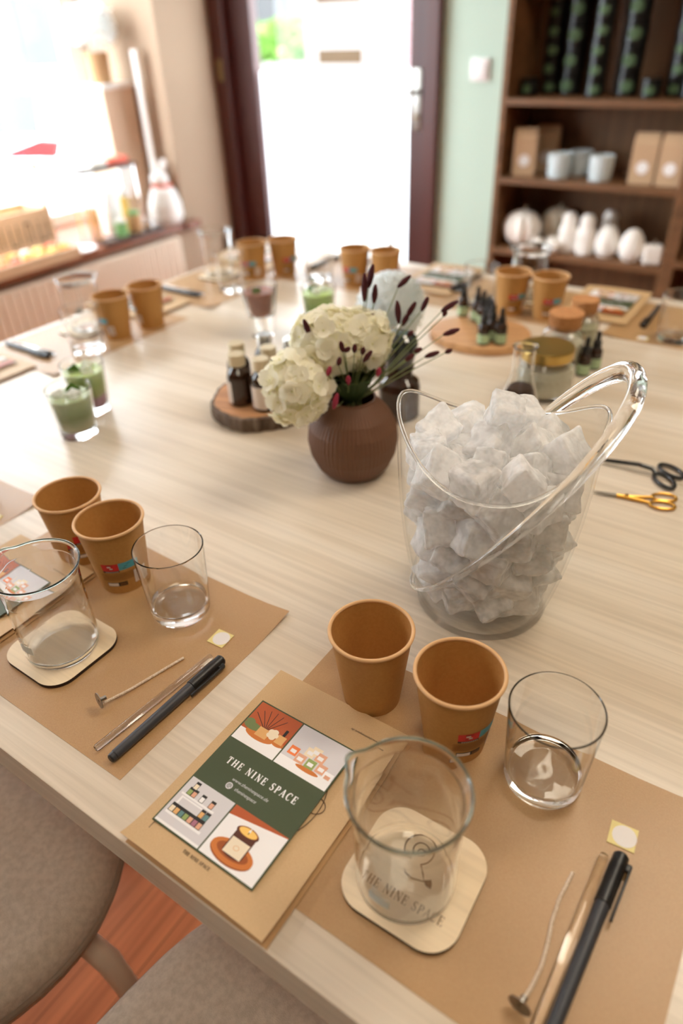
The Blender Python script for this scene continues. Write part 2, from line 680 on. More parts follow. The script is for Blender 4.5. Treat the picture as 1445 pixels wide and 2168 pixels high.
def letter(mb, ch, x, y, h, z, mi=0, bold=1.0):
    TK, TN, SF = .17 * bold, .07 * bold, .06

    def st(pts, wd):
        mb.stroke([(x + p[0] * h * XS, y + p[1] * h) for p in pts], [k * h for k in wd] if isinstance(wd, list) else wd * h, z, mi)

    def serif(cx, cy, half=.15):
        st([(cx - half, cy), (cx + half, cy)], SF)
    if ch == ' ':
        return .38
    if ch == 'T':
        st([(.04, .965), (.76, .965)], TN); st([(.4, 0), (.4, .96)], TK); serif(.4, .03, .17)
        st([(.06, .74), (.06, .99)], TN); st([(.74, .74), (.74, .99)], TN)
        return .84
    if ch == 'H':
        for cx in (.17, .73):
            st([(cx, 0), (cx, 1)], TK); serif(cx, .03, .17); serif(cx, .97, .17)
        st([(.17, .52), (.73, .52)], TN)
        return .94
    if ch == 'E':
        st([(.17, 0), (.17, 1)], TK); serif(.13, .03, .12); serif(.13, .97, .12)
        st([(.17, .965), (.66, .965)], TN); st([(.17, .52), (.52, .52)], TN); st([(.17, .035), (.7, .035)], TN)
        st([(.64, .76), (.64, .99)], TN); st([(.52, .4), (.52, .64)], TN); st([(.68, 0), (.68, .25)], TN)
        return .78
    if ch == 'N':
        st([(.16, 0), (.16, 1)], TN); st([(.78, 0), (.78, 1)], TN); st([(.13, .98), (.78, .02)], TK)
        serif(.16, .03, .14); serif(.1, .97, .1); serif(.78, .97, .14)
        return .94
    if ch == 'I':
        st([(.2, 0), (.2, 1)], TK); serif(.2, .03, .18); serif(.2, .97, .18)
        return .44
    if ch == 'S':
        p = arc(.33, .735, .22, .215, 25, 270, 14)[0:12] + [(.33, .51), (.4, .47)] + list(reversed(arc(.32, .255, .235, .225, -155, 75, 12)))
        n = len(p)
        ws = [TN + (TK - TN) * math.sin(PI * k / (n - 1)) ** 2 for k in range(n)]
        st(p, ws)
        st([(.545, .76), (.545, .97)], TN); st([(.07, .05), (.07, .28)], TN)
        return .68
    if ch == 'P':
        st([(.17, 0), (.17, 1)], TK); serif(.17, .03, .17); serif(.12, .97, .12)
        p = [(.17, .965), (.34, .965)] + arc(.36, .725, .26, .24, 90, -90, 12) + [(.17, .485)]
        n = len(p)
        st(p, [TN + (TK - TN) * max(0, math.sin(PI * (k - 1) / (n - 3))) ** 1.5 if 0 < k < n - 1 else TN for k in range(n)])
        return .72
    if ch == 'A':
        st([(.1, .02), (.43, .98)], TN); st([(.42, 1.0), (.76, .02)], TK); st([(.22, .34), (.62, .34)], TN)
        serif(.1, .03, .13); serif(.77, .03, .16)
        return .9
    if ch == 'C':
        p = arc(.44, .5, .37, .48, 40, 320, 22)
        n = len(p)
        st(p, [TN + (TK - TN) * math.sin(PI * k / (n - 1)) ** 2 for k in range(n)])
        st([(.74, .7), (.74, .99)], TN)
        return .84
    return .5


def capitals(mb, text, x0, y0, length, h, z, mi=0, bold=1.0):
    """lay text from x0 so that it spans length"""
    tmp = MB()
    adv = [letter(tmp, c, 0, 0, 1, 0, 0) * XS for c in text]
    tot = sum(adv) * h
    gap = (length - tot) / max(1, len(text) - 1)
    x = x0
    for c, a in zip(text, adv):
        letter(mb, c, x, y0, h, z, mi, bold)
        x += a * h + gap


def small_text(name, body, size, matn, parent, loc, rz=0, shear=0):
    c = bpy.data.curves.new(name, 'FONT')
    c.body = body
    c.size = size
    c.shear = shear
    o = bpy.data.objects.new(name, c)
    COL.objects.link(o)
    me = bpy.data.meshes.new_from_object(o)
    bpy.data.objects.remove(o)
    me.materials.clear()
    me.materials.append(MATS[matn])
    t = bpy.data.objects.new(name, me)
    COL.objects.link(t)
    t.parent = parent
    t.location = loc
    t.rotation_euler.z = rz
    return t


# ------------------------------------------------------------------ the room
BX, BY = -2.84, 3.10        # window wall (inner face) and back wall (inner face)
RX, FY, CZ = 2.4, -2.2, 2.8
WY0, WY1, SZ, WZ1 = -0.7, 2.71, .47, 2.45


def slab(name, x0, x1, y0, y1, z0, z1, matn, parent=None):
    o = MB().box(((x0 + x1) / 2, (y0 + y1) / 2, (z0 + z1) / 2), (x1 - x0, y1 - y0, z1 - z0)).obj(name, matn, parent, smooth=0)
    return o


struct(slab('floor', BX - .7, RX, FY, BY, -.1, 0, 'red_floor'))
struct(slab('ceiling', BX, RX, FY, BY, CZ, CZ + .1, 'wall_white'))
struct(slab('wall_right', RX, RX + .1, FY, BY, 0, CZ, 'wall_taupe'))
struct(slab('wall_front', BX, RX, FY - .1, FY, 0, CZ, 'wall_taupe'))
TH = .64
wl = MB()
wl.box((BX - TH / 2, (WY0 + WY1) / 2, SZ / 2 - .02), (TH, WY1 - WY0, SZ - .04))
wl.box((BX - TH / 2, (WY0 + WY1) / 2, (WZ1 + CZ) / 2), (TH, WY1 - WY0, CZ - WZ1))
wl.box((BX - TH / 2, (FY + WY0) / 2, CZ / 2), (TH, WY0 - FY, CZ))
wl.box((BX - TH / 2, (WY1 + BY) / 2, CZ / 2), (TH, BY - WY1, CZ))
struct(wl.obj('wall_left', 'wall_beige', smooth=0))
wb = MB()
DX0, DX1, DZ = -2.84, -1.575, 2.1
wb.box(((DX1 + RX) / 2, BY + .1, CZ / 2), (RX - DX1, .2, CZ))
wb.box(((DX0 + DX1) / 2, BY + .1, (DZ + CZ) / 2), (DX1 - DX0, .2, CZ - DZ))
struct(wb.obj('wall_back', 'wall_mint', smooth=0))

# window 1: white frame set deep in the reveal, glass panes
win = struct(bpy.data.objects.new('window_1', None)); COL.objects.link(win)
GX = BX - .56
fr = MB()
fr.box((GX, WY1 - .05, (SZ + WZ1) / 2), (.07, .10, WZ1 - SZ))
fr.box((GX, WY0 + .04, (SZ + WZ1) / 2), (.07, .08, WZ1 - SZ))
fr.box((GX, (WY0 + WY1) / 2, SZ + .03), (.068, WY1 - WY0, .06))
fr.box((GX, (WY0 + WY1) / 2, WZ1 - .04), (.068, WY1 - WY0, .08))
fr.box((GX, .7, (SZ + WZ1) / 2), (.066, .07, WZ1 - SZ))
struct(fr.obj('window_frame', 'white_frame', win, smooth=0, bevel=.004))
gl = MB()
gl.add([(GX, WY0, SZ), (GX, WY1, SZ), (GX, WY1, WZ1), (GX, WY0, WZ1)], [(0, 1, 2, 3)])
struct(gl.obj('window_pane', 'pane', win, smooth=0))
sl = MB().box(((BX + .045 + GX) / 2, 1.05, SZ - .02), (BX + .045 - GX - .036, 3.31, .04))
sl.box((BX + .022, 2.73, SZ - .02), (.045, .10, .04))
struct(sl.obj('window_sill', 'sill_wood', win, smooth=0, bevel=.004))

# radiator under the sill
rd = thing('radiator', 'ribbed beige radiator under the window sill', 'radiator', (BX + .045, 1.2, 0))
f = MB()
for k in range(70):
    f.box((.002, -1.42 + k * .0405, .24), (.044, .034, .35))
f.box((-.002, -.02, .24), (.04, 2.84, .36))
f.obj('ribbed_panel', 'radiator', rd, bevel=.006)
v = MB()
for y in (-1.2, 1.2):
    v.box((-.02, y, .035), (.02, .03, .07))
v.obj('bracket', 'radiator', rd)
MB().lathe([(0, 0), (.018, 0), (.02, .05), (0, .052)], 20, (0, 1.43, .1)).obj('valve', 'white_plastic', rd)

# door 1
door = struct(bpy.data.objects.new('door_1', None)); COL.objects.link(door)
f = MB()
f.box((DX0 + .045, BY + .03, DZ / 2), (.09, .14, DZ))
f.box((DX1 - .035, BY + .03, DZ / 2), (.07, .14, DZ))
f.box(((DX0 + DX1) / 2, BY + .03, DZ - .045), (DX1 - DX0, .138, .09))
struct(f.obj('door_frame', 'door_wood', door, smooth=0, bevel=.005))
f = MB()
GX0, GX1 = -2.61, -1.737
f.box(((DX0 + .09 + GX0) / 2, BY + .035, DZ / 2 - .02), (GX0 - DX0 - .09, .055, DZ - .1))
f.box(((GX1 + DX1 - .07) / 2, BY + .035, DZ / 2 - .02), (DX1 - .07 - GX1, .055, DZ - .1))
f.box(((GX0 + GX1) / 2, BY + .035, .09), (GX1 - GX0, .054, .16))
f.box(((GX0 + GX1) / 2, BY + .035, DZ - .14), (GX1 - GX0, .054, .1))
struct(f.obj('door_leaf', 'door_wood', door, smooth=0, bevel=.004))
gl = MB().add([(GX0, BY + .05, .16), (GX1, BY + .05, .16), (GX1, BY + .05, DZ - .18), (GX0, BY + .05, DZ - .18)], [(0, 1, 2, 3)])
struct(gl.obj('door_pane', 'pane', door, smooth=0))
gl = MB().add([(GX0, BY + .046, .16), (GX1, BY + .046, .16), (GX1, BY + .046, 1.118), (GX0, BY + .046, 1.104)], [(0, 1, 2, 3)])
struct(gl.obj('frosted_film', 'frosted_film', door, smooth=0))
h = struct(MB().box((-1.692, BY + .003, 1.0), (.045, .01, .235)).obj('handle_plate', 'steel', door, bevel=.004))
f = MB()
f.tube([(-1.692, BY, 1.03), (-1.692, BY - .045, 1.03), (-1.70, BY - .052, 1.03), (-1.80, BY - .052, 1.03)], .009, 10)
struct(f.obj('lever_handle', 'steel', door))
struct(MB().lathe([(0, 0), (.012, 0), (.012, .012), (0, .012)], 16).obj('key_cylinder', 'brass', door, loc=(-1.692, BY - .004, .93)))
f = MB()
f.lathe([(0, 0), (.012, 0), (.012, .09), (0, .09)], 14, (-2.79, BY - .045, 1.07))
struct(f.obj('door_hinge', 'brass', door))

# paper sign on the upper door glass
sg = thing('paper_sign', 'tall white paper sign with brown bands stuck on upper door glass', 'sign', (-2.12, BY + .04, 1.09))
MB().box((0, 0, .36), (.39, .003, .72)).obj('sheet', 'white_label', sg, smooth=0)
for z in (.0725, .30):
    MB().box((0, -.0025, z), (.236, .002, .052)).obj('printed_band', 'sign_brown', sg, smooth=0)

# light switch
sw = thing('light_switch', 'small white light switch on the mint green wall', 'switch', (-1.40, BY, 1.112))
MB().box((0, -.006, 0), (.08, .012, .08)).obj('switch_plate', 'white_plastic', sw, bevel=.003)
MB().box((0, -.015, 0), (.055, .008, .055)).obj('rocker', 'white_plastic', sw, bevel=.002)

# ------------------------------------------------------------------ outside
struct(MB().box((-12, 6, -.45), (40, 40, .1)).obj('street', 'street', smooth=0))
bd = thing('apartment_building', 'pale grey building across the street seen through the window', 'building', (-15, 6, -.4))
MB().box((0, 0, 3), (3, 16, 6)).obj('facade', 'house_cream', bd, smooth=0)
MB().box((0, 0, 6.3), (3.6, 16.4, .6)).obj('roof', 'house_roof', bd, smooth=0)
for y in (-5, -2, 1, 4):
    for z in (1.6, 4.2):
        wd_ = MB().box((1.51, y, z), (.06, 1.1, 1.4)).obj('window', 'house_window', bd, smooth=0)
hs = thing('neighbour_house', 'grey house with pink column seen through the door glass', 'building', (-6.2, 13.2, -.4))
MB().box((0, 0, 2.5), (3.4, 3, 5)).obj('facade', 'house_cream', hs, smooth=0)
MB().box((-.28, -1.6, 2.5), (.5, .25, 5)).obj('column', 'house_pink', hs, smooth=0)
MB().box((.85, -1.55, 1.35), (1.6, .2, .16)).obj('ledge', 'house_window', hs, smooth=0)
MB().box((.85, -1.52, 2.6), (1.2, .1, 2.0)).obj('window', 'white_frame', hs, smooth=0)
hb = thing('villa', 'grey villa with red roof behind the shrub outside the door', 'building', (-13.2, 17, -.4))
MB().box((0, 0, 2.4), (5, 3, 4.8)).obj('facade', 'house_cream', hb, smooth=0)
MB().box((0, 0, 5), (5.6, 3.6, .6)).obj('roof', 'house_roof', hb, smooth=0)
for x in (-1.2, .9):
    MB().box((x, -1.53, 1.9), (.9, .08, 1.2)).obj('window', 'house_window', hb, smooth=0)
rn = random.Random(3)
f = MB()
for k in range(420):
    a, b_ = rn.uniform(0, 2 * PI), rn.uniform(-.25, 1)
    r_ = rn.uniform(.8, 1.0)
    cx, cy, cz = 1.1 * r_ * math.cos(a) * math.sqrt(max(0, 1 - b_ * b_)), .7 * r_ * math.sin(a) * math.sqrt(max(0, 1 - b_ * b_)), .75 + .75 * r_ * b_
    s_ = rn.uniform(.08, .16)
    q = Matrix.Rotation(rn.uniform(0, 6), 3, Vector((rn.random(), rn.random(), rn.random() + .1)))
    f.add([Vector((cx, cy, cz)) + q @ Vector(p) * s_ for p in ((-1, -1, 0), (1, -1, .3), (1, 1, 0), (-1, 1, -.3))], [(0, 1, 2, 3)])
sh = thing('garden_shrub', 'round green shrub above the fence outside the door', 'shrub', (-8.75, 11.1, -.15))
f.obj('foliage', 'hedge_green', sh, smooth=0)
MB().lathe([(0, -.25), (.06, -.25), (.05, .6), (0, .6)], 10).obj('stem', 'fence_grey', sh)
fc = thing('garden_fence', 'low grey slat fence below the shrub outside', 'fence', (-8.4, 10.1, -.4))
f = MB()
for k in range(22):
    f.box((-1.4 + k * .14, 0, .62), (.09, .02, 1.24))
f.obj('slats', 'fence_grey', fc, smooth=0)
f = MB().box((.07, .03, .35), (3.1, .03, .07)).box((.07, .03, 1.0), (3.1, .03, .07))
f.obj('rail', 'fence_grey', fc, smooth=0)


def make_car(label, loc, rz):
    """small hatchback: nose at +x, tail at -x, tail faces the shop"""
    t = thing('parked_car', label, 'car', loc, rz)
    prof = [(-1.9, .35), (-1.95, .62), (-1.88, .93), (-1.55, 1.40), (-1.2, 1.48), (.2, 1.46), (.95, 1.02), (1.75, .86), (1.95, .6), (1.9, .32)]
    f = MB()
    rows = []
    for sy in (-1, -.86, .86, 1):
        rows.append([(x, sy * (.86 if z < .98 else .86 - (z - .98) * .34), z if abs(sy) < .99 else .35 + (z - .35) * .97) for x, z in prof])
    n = len(prof)
    vs = [p for r_ in rows for p in r_]
    fs = []
    for a in range(3):
        for k in range(n):
            q = (k + 1) % n
            fs.append((a * n + k, a * n + q, (a + 1) * n + q, (a + 1) * n + k))
    fs += [tuple(range(n)), tuple(range(3 * n, 4 * n))]
    f.add(vs, fs)
    f.obj('car_body', 'car_white', t, smooth=50, bevel=.02)
    MB().add([(-1.745, -.70, 1.14), (-1.745, .70, 1.14), (-1.58, .64, 1.37), (-1.58, -.64, 1.37), (-1.70, -.70, 1.14), (-1.70, .70, 1.14), (-1.54, .64, 1.37), (-1.54, -.64, 1.37)], [(0, 1, 2, 3), (4, 5, 6, 7), (0, 1, 5, 4), (1, 2, 6, 5), (2, 3, 7, 6), (3, 0, 4, 7)]).obj('rear_window', 'car_glass', t, smooth=0)
    for s_ in (-1, 1):
        MB().prism([(-1.38, 1.0), (-.55, 1.0), (-.55, 1.36), (-1.25, 1.36)], 0, .012).obj('side_window', 'car_glass', t, smooth=0).matrix_local = Matrix.Translation((0, s_ * .80, 0)) @ Matrix.Rotation(PI / 2, 4, 'X')
        b_ = MB()
        b_.prism([(-.36, -.02), (-.30, -.05), (-.02, -.05), (.02, .05), (-.1, .06)], -.02, .03)
        o = b_.obj('tail_light', 'car_light', t, smooth=0, bevel=.006)
        o.matrix_local = Matrix.Translation((-1.80, s_ * .835, 1.05)) @ Matrix(((0, 0, -1, 0), (s_, 0, 0, 0), (0, 1, 0, 0), (0, 0, 0, 1)))
        for x in (-1.2, 1.25):
            w_ = MB().lathe([(0, -.1), (.2, -.1), (.31, -.07), (.31, .07), (.2, .1), (0, .1)], 24).obj('wheel', 'tyre', t)
            w_.matrix_local = Matrix.Translation((x, s_ * .78, .31)) @ Matrix.Rotation(PI / 2, 4, 'X')
    MB().box((-1.97, 0, .5), (.06, 1.5, .16)).obj('bumper', 'car_white', t, bevel=.02)
    return t


make_car('white hatchback with red tail light parked outside the window', (-6.29, 4.74, -.4), math.radians(115)).scale = (1.12, 1.12, 1.0)

# ------------------------------------------------------------------ bookcase
SX0, SX1, SY0 = -1.185, -.475, 2.82
bc = thing('bookcase', 'brown walnut bookcase holding dark jars and white candles', 'bookcase', (0, 0, 0))


def panel(x0, x1, y0, y1, z0, z1, name, par, m_='walnut_shelf'):
    return MB().box(((x0 + x1) / 2, (y0 + y1) / 2, (z0 + z1) / 2), (x1 - x0, y1 - y0, z1 - z0)).obj(name, m_, par, smooth=0, bevel=.0015)


panel(SX0, SX0 + .022, SY0, BY, 0, 2.02, 'side_panel', bc)
panel(SX1 - .022, SX1, SY0, BY, 0, 2.02, 'side_panel', bc)
panel(SX0 + .022, SX1 - .022, BY - .012, BY - .004, .06, 2.0, 'back_panel', bc, 'walnut_back')
for z in (.08, .50, .768, 1.036, 1.45, 1.75, 2.02):
    panel(SX0 + .022, SX1 - .022, SY0, BY - .012, z - .022, z, 'shelf_board', bc)
bc2 = thing('bookcase', 'second brown bookcase standing against the right side of the first', 'bookcase', (0, 0, 0))
panel(SX1 + .002, SX1 + .024, SY0, BY, 0, 2.02, 'side_panel', bc2)
panel(SX1 + .7, SX1 + .722, SY0, BY, 0, 2.02, 'side_panel', bc2)
panel(SX1 + .024, SX1 + .7, BY - .012, BY - .004, .06, 2.0, 'back_panel', bc2, 'walnut_back')
for z in (.08, .53, .90, 1.25, 1.6, 2.02):
    panel(SX1 + .024, SX1 + .7, SY0, BY - .012, z - .022, z, 'shelf_board', bc2)


def make_jar(label, r, hh):
    t = thing('dark_jar', label, 'jar', group='dark jars stacked on the top bookcase shelf')
    MB().lathe([(0, 0), (r * .94, 0), (r, .004), (r, hh * .74), (r * .9, hh * .8), (0, hh * .8)], 24).obj('jar_body', 'jar_black', t)
    MB().lathe([(0, hh * .8), (r * .98, hh * .8), (r * .98, hh * .985), (r * .9, hh * .999), (0, hh * .999)], 24).obj('lid', 'jar_black', t)
    f = MB()
    n = 14
    vs = []
    for k in range(n + 1):
        a = -PI / 2 + math.radians(-32 + 64 * k / n)
        q_ = .24 * math.sqrt(max(.02, 1 - (2 * k / n - 1) ** 2))
        for zf in (.42 - q_, .42 + q_):
            vs.append(((r + .0006) * math.cos(a), (r + .0006) * math.sin(a), hh * zf))
    f.add(vs, [(2 * k, 2 * k + 2, 2 * k + 3, 2 * k + 1) for k in range(n)])
    f.obj('jar_label', 'jar_label', t)
    return t


def jar_stack(x, y, n, r, hh, words, proto=None):
    first = proto
    ranks = ['lowest', 'second from bottom', 'third from bottom', 'fourth from bottom', 'fifth from bottom', 'sixth from bottom', 'top']
    for k in range(n):
        lb = 'green-labelled dark jar, %s in the %s' % (ranks[k], words)
        if first is None:
            first = make_jar(lb, r, hh)
            first.location = (x, y, 1.0363)
        else:
            dup(first, (x + rn.uniform(-.002, .002), y, 1.0363 + k * (hh + .0002)), rn.uniform(-.15, .3), lb, 'dark jars stacked on the top bookcase shelf')
    return first


sm = jar_stack(-1.12, 2.93, 1, .034, .058, 'single spot at shelf left end')
jar_stack(-1.075, 3.03, 5, 0, .058, 'shaded leftmost rear stack', sm)
jar_stack(-.985, 3.0, 4, 0, .077, 'large-jar stack left of the slim one', lg := make_jar('dark jar with green label lying topmost above the left large-jar stack', .042, .077))
lg.location = (-.985, 3.0, 1.0363 + 4 * .0772)
jar_stack(-.873, 2.93, 6, 0, .058, 'slim stack at shelf middle', sm)
jar_stack(-.775, 2.98, 5, 0, .077, 'large-jar stack right of the slim one', lg)
jar_stack(-.675, 2.92, 1, 0, .058, 'single spot right of middle', sm)
jar_stack(-.605, 2.98, 6, 0, .058, 'slim stack near the right side', sm)
jar_stack(-.543, 2.95, 4, 0, .077, 'rightmost large-jar stack', lg)


def make_bag(label, loc, rz, w_=.085, d_=.055, h_=.165):
    t = thing('paper_bag', label, 'bag', loc, rz, 'paper bags on the middle shelf')
    f = MB()
    hw, hd = w_ / 2, d_ / 2
    f.add([(-hw, -hd, 0), (hw, -hd, 0), (hw, hd, 0), (-hw, hd, 0), (-hw, -hd, h_ * .8), (hw, -hd, h_ * .8), (hw, hd, h_ * .8), (-hw, hd, h_ * .8),
           (-hw * .97, -.006, h_), (hw * .97, -.006, h_), (hw * .97, .006, h_), (-hw * .97, .006, h_), (hw * .8, 0, h_ * .8), (-hw * .8, 0, h_ * .8), (hw * .85, 0, 0), (-hw * .85, 0, 0)],
          [(0, 1, 5, 4), (2, 3, 7, 6), (4, 5, 9, 8), (6, 7, 11, 10), (8, 9, 10, 11), (1, 14, 12, 5), (14, 2, 6, 12), (3, 15, 13, 7), (15, 0, 4, 13), (5, 12, 9), (12, 6, 10), (9, 12, 10), (7, 13, 11), (13, 4, 8), (11, 13, 8), (0, 3, 2, 1)])
    f.obj('bag_body', 'paper_bag', t, smooth=0)
    l_ = MB().poly(arc(0, 0, .021, .021, 0, 345, 23), 0).obj('round_label', 'white_label', t, smooth=0)
    l_.matrix_local = Matrix.Translation((0, -hd - .0008, .055)) @ Matrix.Rotation(PI / 2, 4, 'X')
    return t


bag = make_bag('brown paper bag with white round label at middle shelf left end', (-1.098, 2.90, .7685), .35)
dup(bag, (-.645, 2.90, .7685), .10, 'brown paper bag with white label, left of the pair at middle shelf right end')
dup(bag, (-.549, 2.90, .7685), .03, 'brown paper bag with white label, right of the pair at middle shelf right end')
dup(bag, (-1.05, 3.02, .7685), .2, 'shaded brown paper bag standing behind the left labelled bag')


def make_votive(label, loc, r=.041, hh=.085):
    t = thing('ribbed_votive', label, 'candle holder', loc, 0, 'pale ribbed candle cups on the middle shelf')

    def rib(p, a):
        k = 1 + .035 * math.cos(a * 18)
        return (p[0] * k, p[1] * k, p[2])
    MB().lathe([(0, 0), (r * .86, 0), (r * .92, .004), (r, hh * .5), (r * 1.02, hh), (r * .95, hh), (r * .9, hh * .5), (r * .8, .02), (0, .02)], 90, fn=rib).obj('cup_body', 'votive', t, smooth=60)
    MB().lathe([(0, .021), (r * .78, .021), (r * .84, hh * .7), (0, hh * .72)], 24).obj('wax', 'ceramic', t)
    return t


vt = make_votive('pale blue ribbed candle cup, front left of the three', (-.955, 2.90, .7685))
dup(vt, (-.90, 2.985, .7685), 0, 'pale blue ribbed candle cup, rear one behind the left cup')
dup(vt, (-.795, 2.90, .7685), 0, 'pale blue ribbed candle cup standing alone at right')


def pumpkin(name, label, cat, loc, r, hh, ribs, depth, matn, stem=True, group='white candles on the lower bookcase shelf', twist=0, prof=None):
    t = thing(name, label, cat, loc, 0, group)

    def rib(p, a):
        k = 1 - depth * (1 - abs(math.cos(a * ribs / 2 + twist * p[2])))
        return (p[0] * k, p[1] * k, p[2])
    pr = prof or [(0, hh * .06)] + [(r * math.sin(PI * k / 14) ** .8, hh * (.5 - .5 * math.cos(PI * k / 14))) for k in range(1, 14)] + [(0, hh * .95)]
    MB().lathe(pr, ribs * 8, fn=rib).obj('candle_body', matn, t, smooth=60)
    if stem:
        MB().tube([(0, 0, hh * .9), (.002, 0, hh * 1.0), (.006, .002, hh * 1.12)], [.006, .004, .003], 8).obj('candle_wick', 'ceramic_shade', t)
    return t


pumpkin('pumpkin_candle', 'large cream pumpkin candle at the lower shelf left end', 'candle', (-1.078, 2.91, .5005), .078, .135, 9, .25, 'ceramic')
pumpkin('pumpkin_candle', 'pumpkin candle with shade in its colour behind the cream pumpkin', 'candle', (-.967, 3.015, .5005), .07, .135, 9, .25, 'ceramic_shade')
for k, (x, y, w_) in enumerate(((-.985, 2.855, 'left'), (-.942, 2.91, 'middle'), (-.922, 2.85, 'right'))):
    pumpkin('shell_candle', 'small low white shell candle, %s of three beside the pumpkin' % w_, 'candle', (x, y, .5005), .03, .048, 7, .3, 'ceramic')
egg = [(0, 0), (.028, 0), (.043, .02), (.047, .048), (.040, .082), (.022, .108), (0, .116)]
tall = [(0, 0), (.032, 0), (.037, .012), (.035, .05), (.037, .08), (.027, .105), (.029, .128), (.018, .146), (0, .149)]
pumpkin('bust_candle', 'tall white bust candle beside the small shell candles', 'candle', (-.883, 2.905, .5005), 0, .14, 8, .12, 'ceramic', False, prof=tall)
pumpkin('bust_candle', 'second tall white bust candle, right of the first', 'candle', (-.807, 2.89, .5005), 0, .14, 6, .14, 'ceramic', False, prof=tall)
pumpkin('ear_candle', 'slim white rabbit shaped candle behind the second bust', 'candle', (-.75, 2.99, .5005), 0, .12, 5, .2, 'ceramic', False, prof=tall)
pumpkin('twist_candle', 'white twisted egg candle at the centre right of lower shelf', 'candle', (-.722, 2.895, .5005), 0, .104, 10, .14, 'ceramic', True, twist=25, prof=egg)
pumpkin('cone_candle', 'white pine cone candle second from the shelf right end', 'candle', (-.625, 2.88, .5005), 0, .104, 12, .16, 'ceramic', True, twist=-40, prof=egg)
bb = thing('bubble_candle', 'white bubble cube candle at the lower shelf right end', 'candle', (-.543, 2.87, .5005), .3, 'white candles on the lower bookcase shelf')
f = MB()
for i in range(3):
    for j in range(3):
        for k in range(3):
            f.lathe([(0, -.0125)] + [(.0125 * math.sin(PI * q / 6), -.0125 * math.cos(PI * q / 6)) for q in range(1, 6)] + [(0, .0125)], 10, ((i - 1) * .021, (j - 1) * .021, .0125 + k * .021))
f.obj('candle_body', 'ceramic', bb, smooth=80)
MB().tube([(0, 0, .064), (.001, 0, .085)], .0015, 6).obj('candle_wick', 'wick', bb)

# ------------------------------------------------------------------ things on the window sill
ped = thing('pedestal_box', 'tall beige pedestal box standing in the window corner', 'pedestal', (-3.14, 2.597, SZ))
MB().box((0, 0, .30), (.20, .19, .60)).obj('box_body', 'pedestal', ped, smooth=0, bevel=.003)
MB().box((0, 0, .61), (.225, .21, .02)).obj('top_plate', 'dish_white', ped, smooth=0, bevel=.003)
kb = thing('kraft_pot', 'small kraft brown pot on top of the beige pedestal', 'pot', (-3.12, 2.575, SZ + .6205))
MB().lathe([(0, 0), (.05, 0), (.055, .125), (.05, .125), (.046, .01), (0, .01)], 32).obj('pot_body', 'kraft_box', kb)
fl = thing('dried_flowers', 'fluffy white dried flowers in the kraft pot by the window', 'flowers', (-3.12, 2.575, SZ + .632))
f = MB()
for k in range(26):
    a, b_ = rn.uniform(0, 2 * PI), rn.uniform(.0, 1)
    f.tube([(0, 0, 0), (.03 * math.cos(a), .03 * math.sin(a), .1), (.09 * b_ * math.cos(a), .09 * b_ * math.sin(a), .20)], .0015, 5)
f.obj('stems', 'melt_white', fl)
f = MB()
for k in range(240):
    a, b_ = rn.uniform(0, 2 * PI), rn.uniform(-.55, 1)
    rr = math.sqrt(1 - b_ * b_)
    c = Vector((.10 * rr * math.cos(a), .10 * rr * math.sin(a), .21 + .085 * b_)) * rn.uniform(.9, 1.05)
    q = Matrix.Rotation(rn.uniform(0, 6), 3, Vector((rn.random() - .5, rn.random() - .5, rn.random() + .1)))
    s_ = rn.uniform(.012, .022)
    f.add([c + q @ Vector(p) * s_ for p in ((-1, -1, 0), (1, -1, .5), (1, 1, 0), (-1, 1, .5))], [(0, 1, 2, 3)])
f.obj('blossoms', 'petal_white', fl, smooth=0)
tb = MB().box((0, 0, .375), (.035, .012, .75)).obj('upright_strip', 'dish_white', smooth=0, bevel=.002, loc=(-2.955, 2.66, SZ))  # thin white box standing in for the pale strip beside the pedestal
tag(tb, 'thin white upright strip beside the beige pedestal', 'slat')

fg = thing('rabbit_figurine', 'white rounded figurine with pink bow at the sill right end', 'figurine', (-2.905, 2.648, SZ))
MB().lathe([(0, 0), (.075, 0), (.088, .03), (.085, .09), (.065, .15), (.045, .18), (0, .19)], 40).obj('figure_body', 'dish_white', fg)
MB().lathe([(0, 0), (.03, .006), (.045, .03), (.046, .05), (.03, .078), (0, .088)], 32, (.0, -.01, .165)).obj('figure_head', 'dish_white', fg)
for s_ in (-1, 1):
    MB().tube([(s_ * .02, 0, .24), (s_ * .03, .004, .275), (s_ * .033, .008, .30)], [.012, .017, .006], 10).obj('figure_ear', 'dish_white', fg)
MB().lathe([(.046, 0), (.052, .006), (.052, .014), (.046, .02)], 32, (0, 0, .165), closed=True).obj('neck_bow', 'melt_coral', fg)

st = thing('display_stand', 'small brown two-level display stand on the sill', 'stand', (-2.955, 2.335, SZ))
MB().box((0, 0, .3), (.13, .33, .014)).obj('shelf_board', 'tray_dark', st, bevel=.002)
for y in (-.145, .145):
    MB().box((0, y, .1463), (.11, .012, .2926)).obj('stand_leg', 'glass', st, smooth=0)
o = tag(MB().box((0, 0, .014), (.07, .11, .028)).obj('wax_bar', 'melt_coral', loc=(-2.95, 2.42, SZ + .3072), bevel=.004), 'coral red wax bar on the display stand top', 'wax bar')
o = tag(MB().box((0, 0, .014), (.07, .09, .028)).obj('wax_bar', 'melt_white', loc=(-2.95, 2.30, SZ + .3072), bevel=.004), 'white wax bar on the display stand beside the coral one', 'wax bar')
tr = tag(MB().box((0, 0, .008), (.08, .36, .016)).obj('slate_tray', 'tray_dark', loc=(-2.838, 2.345, SZ), bevel=.003), 'dark tray on the sill in front of the display stand', 'tray')


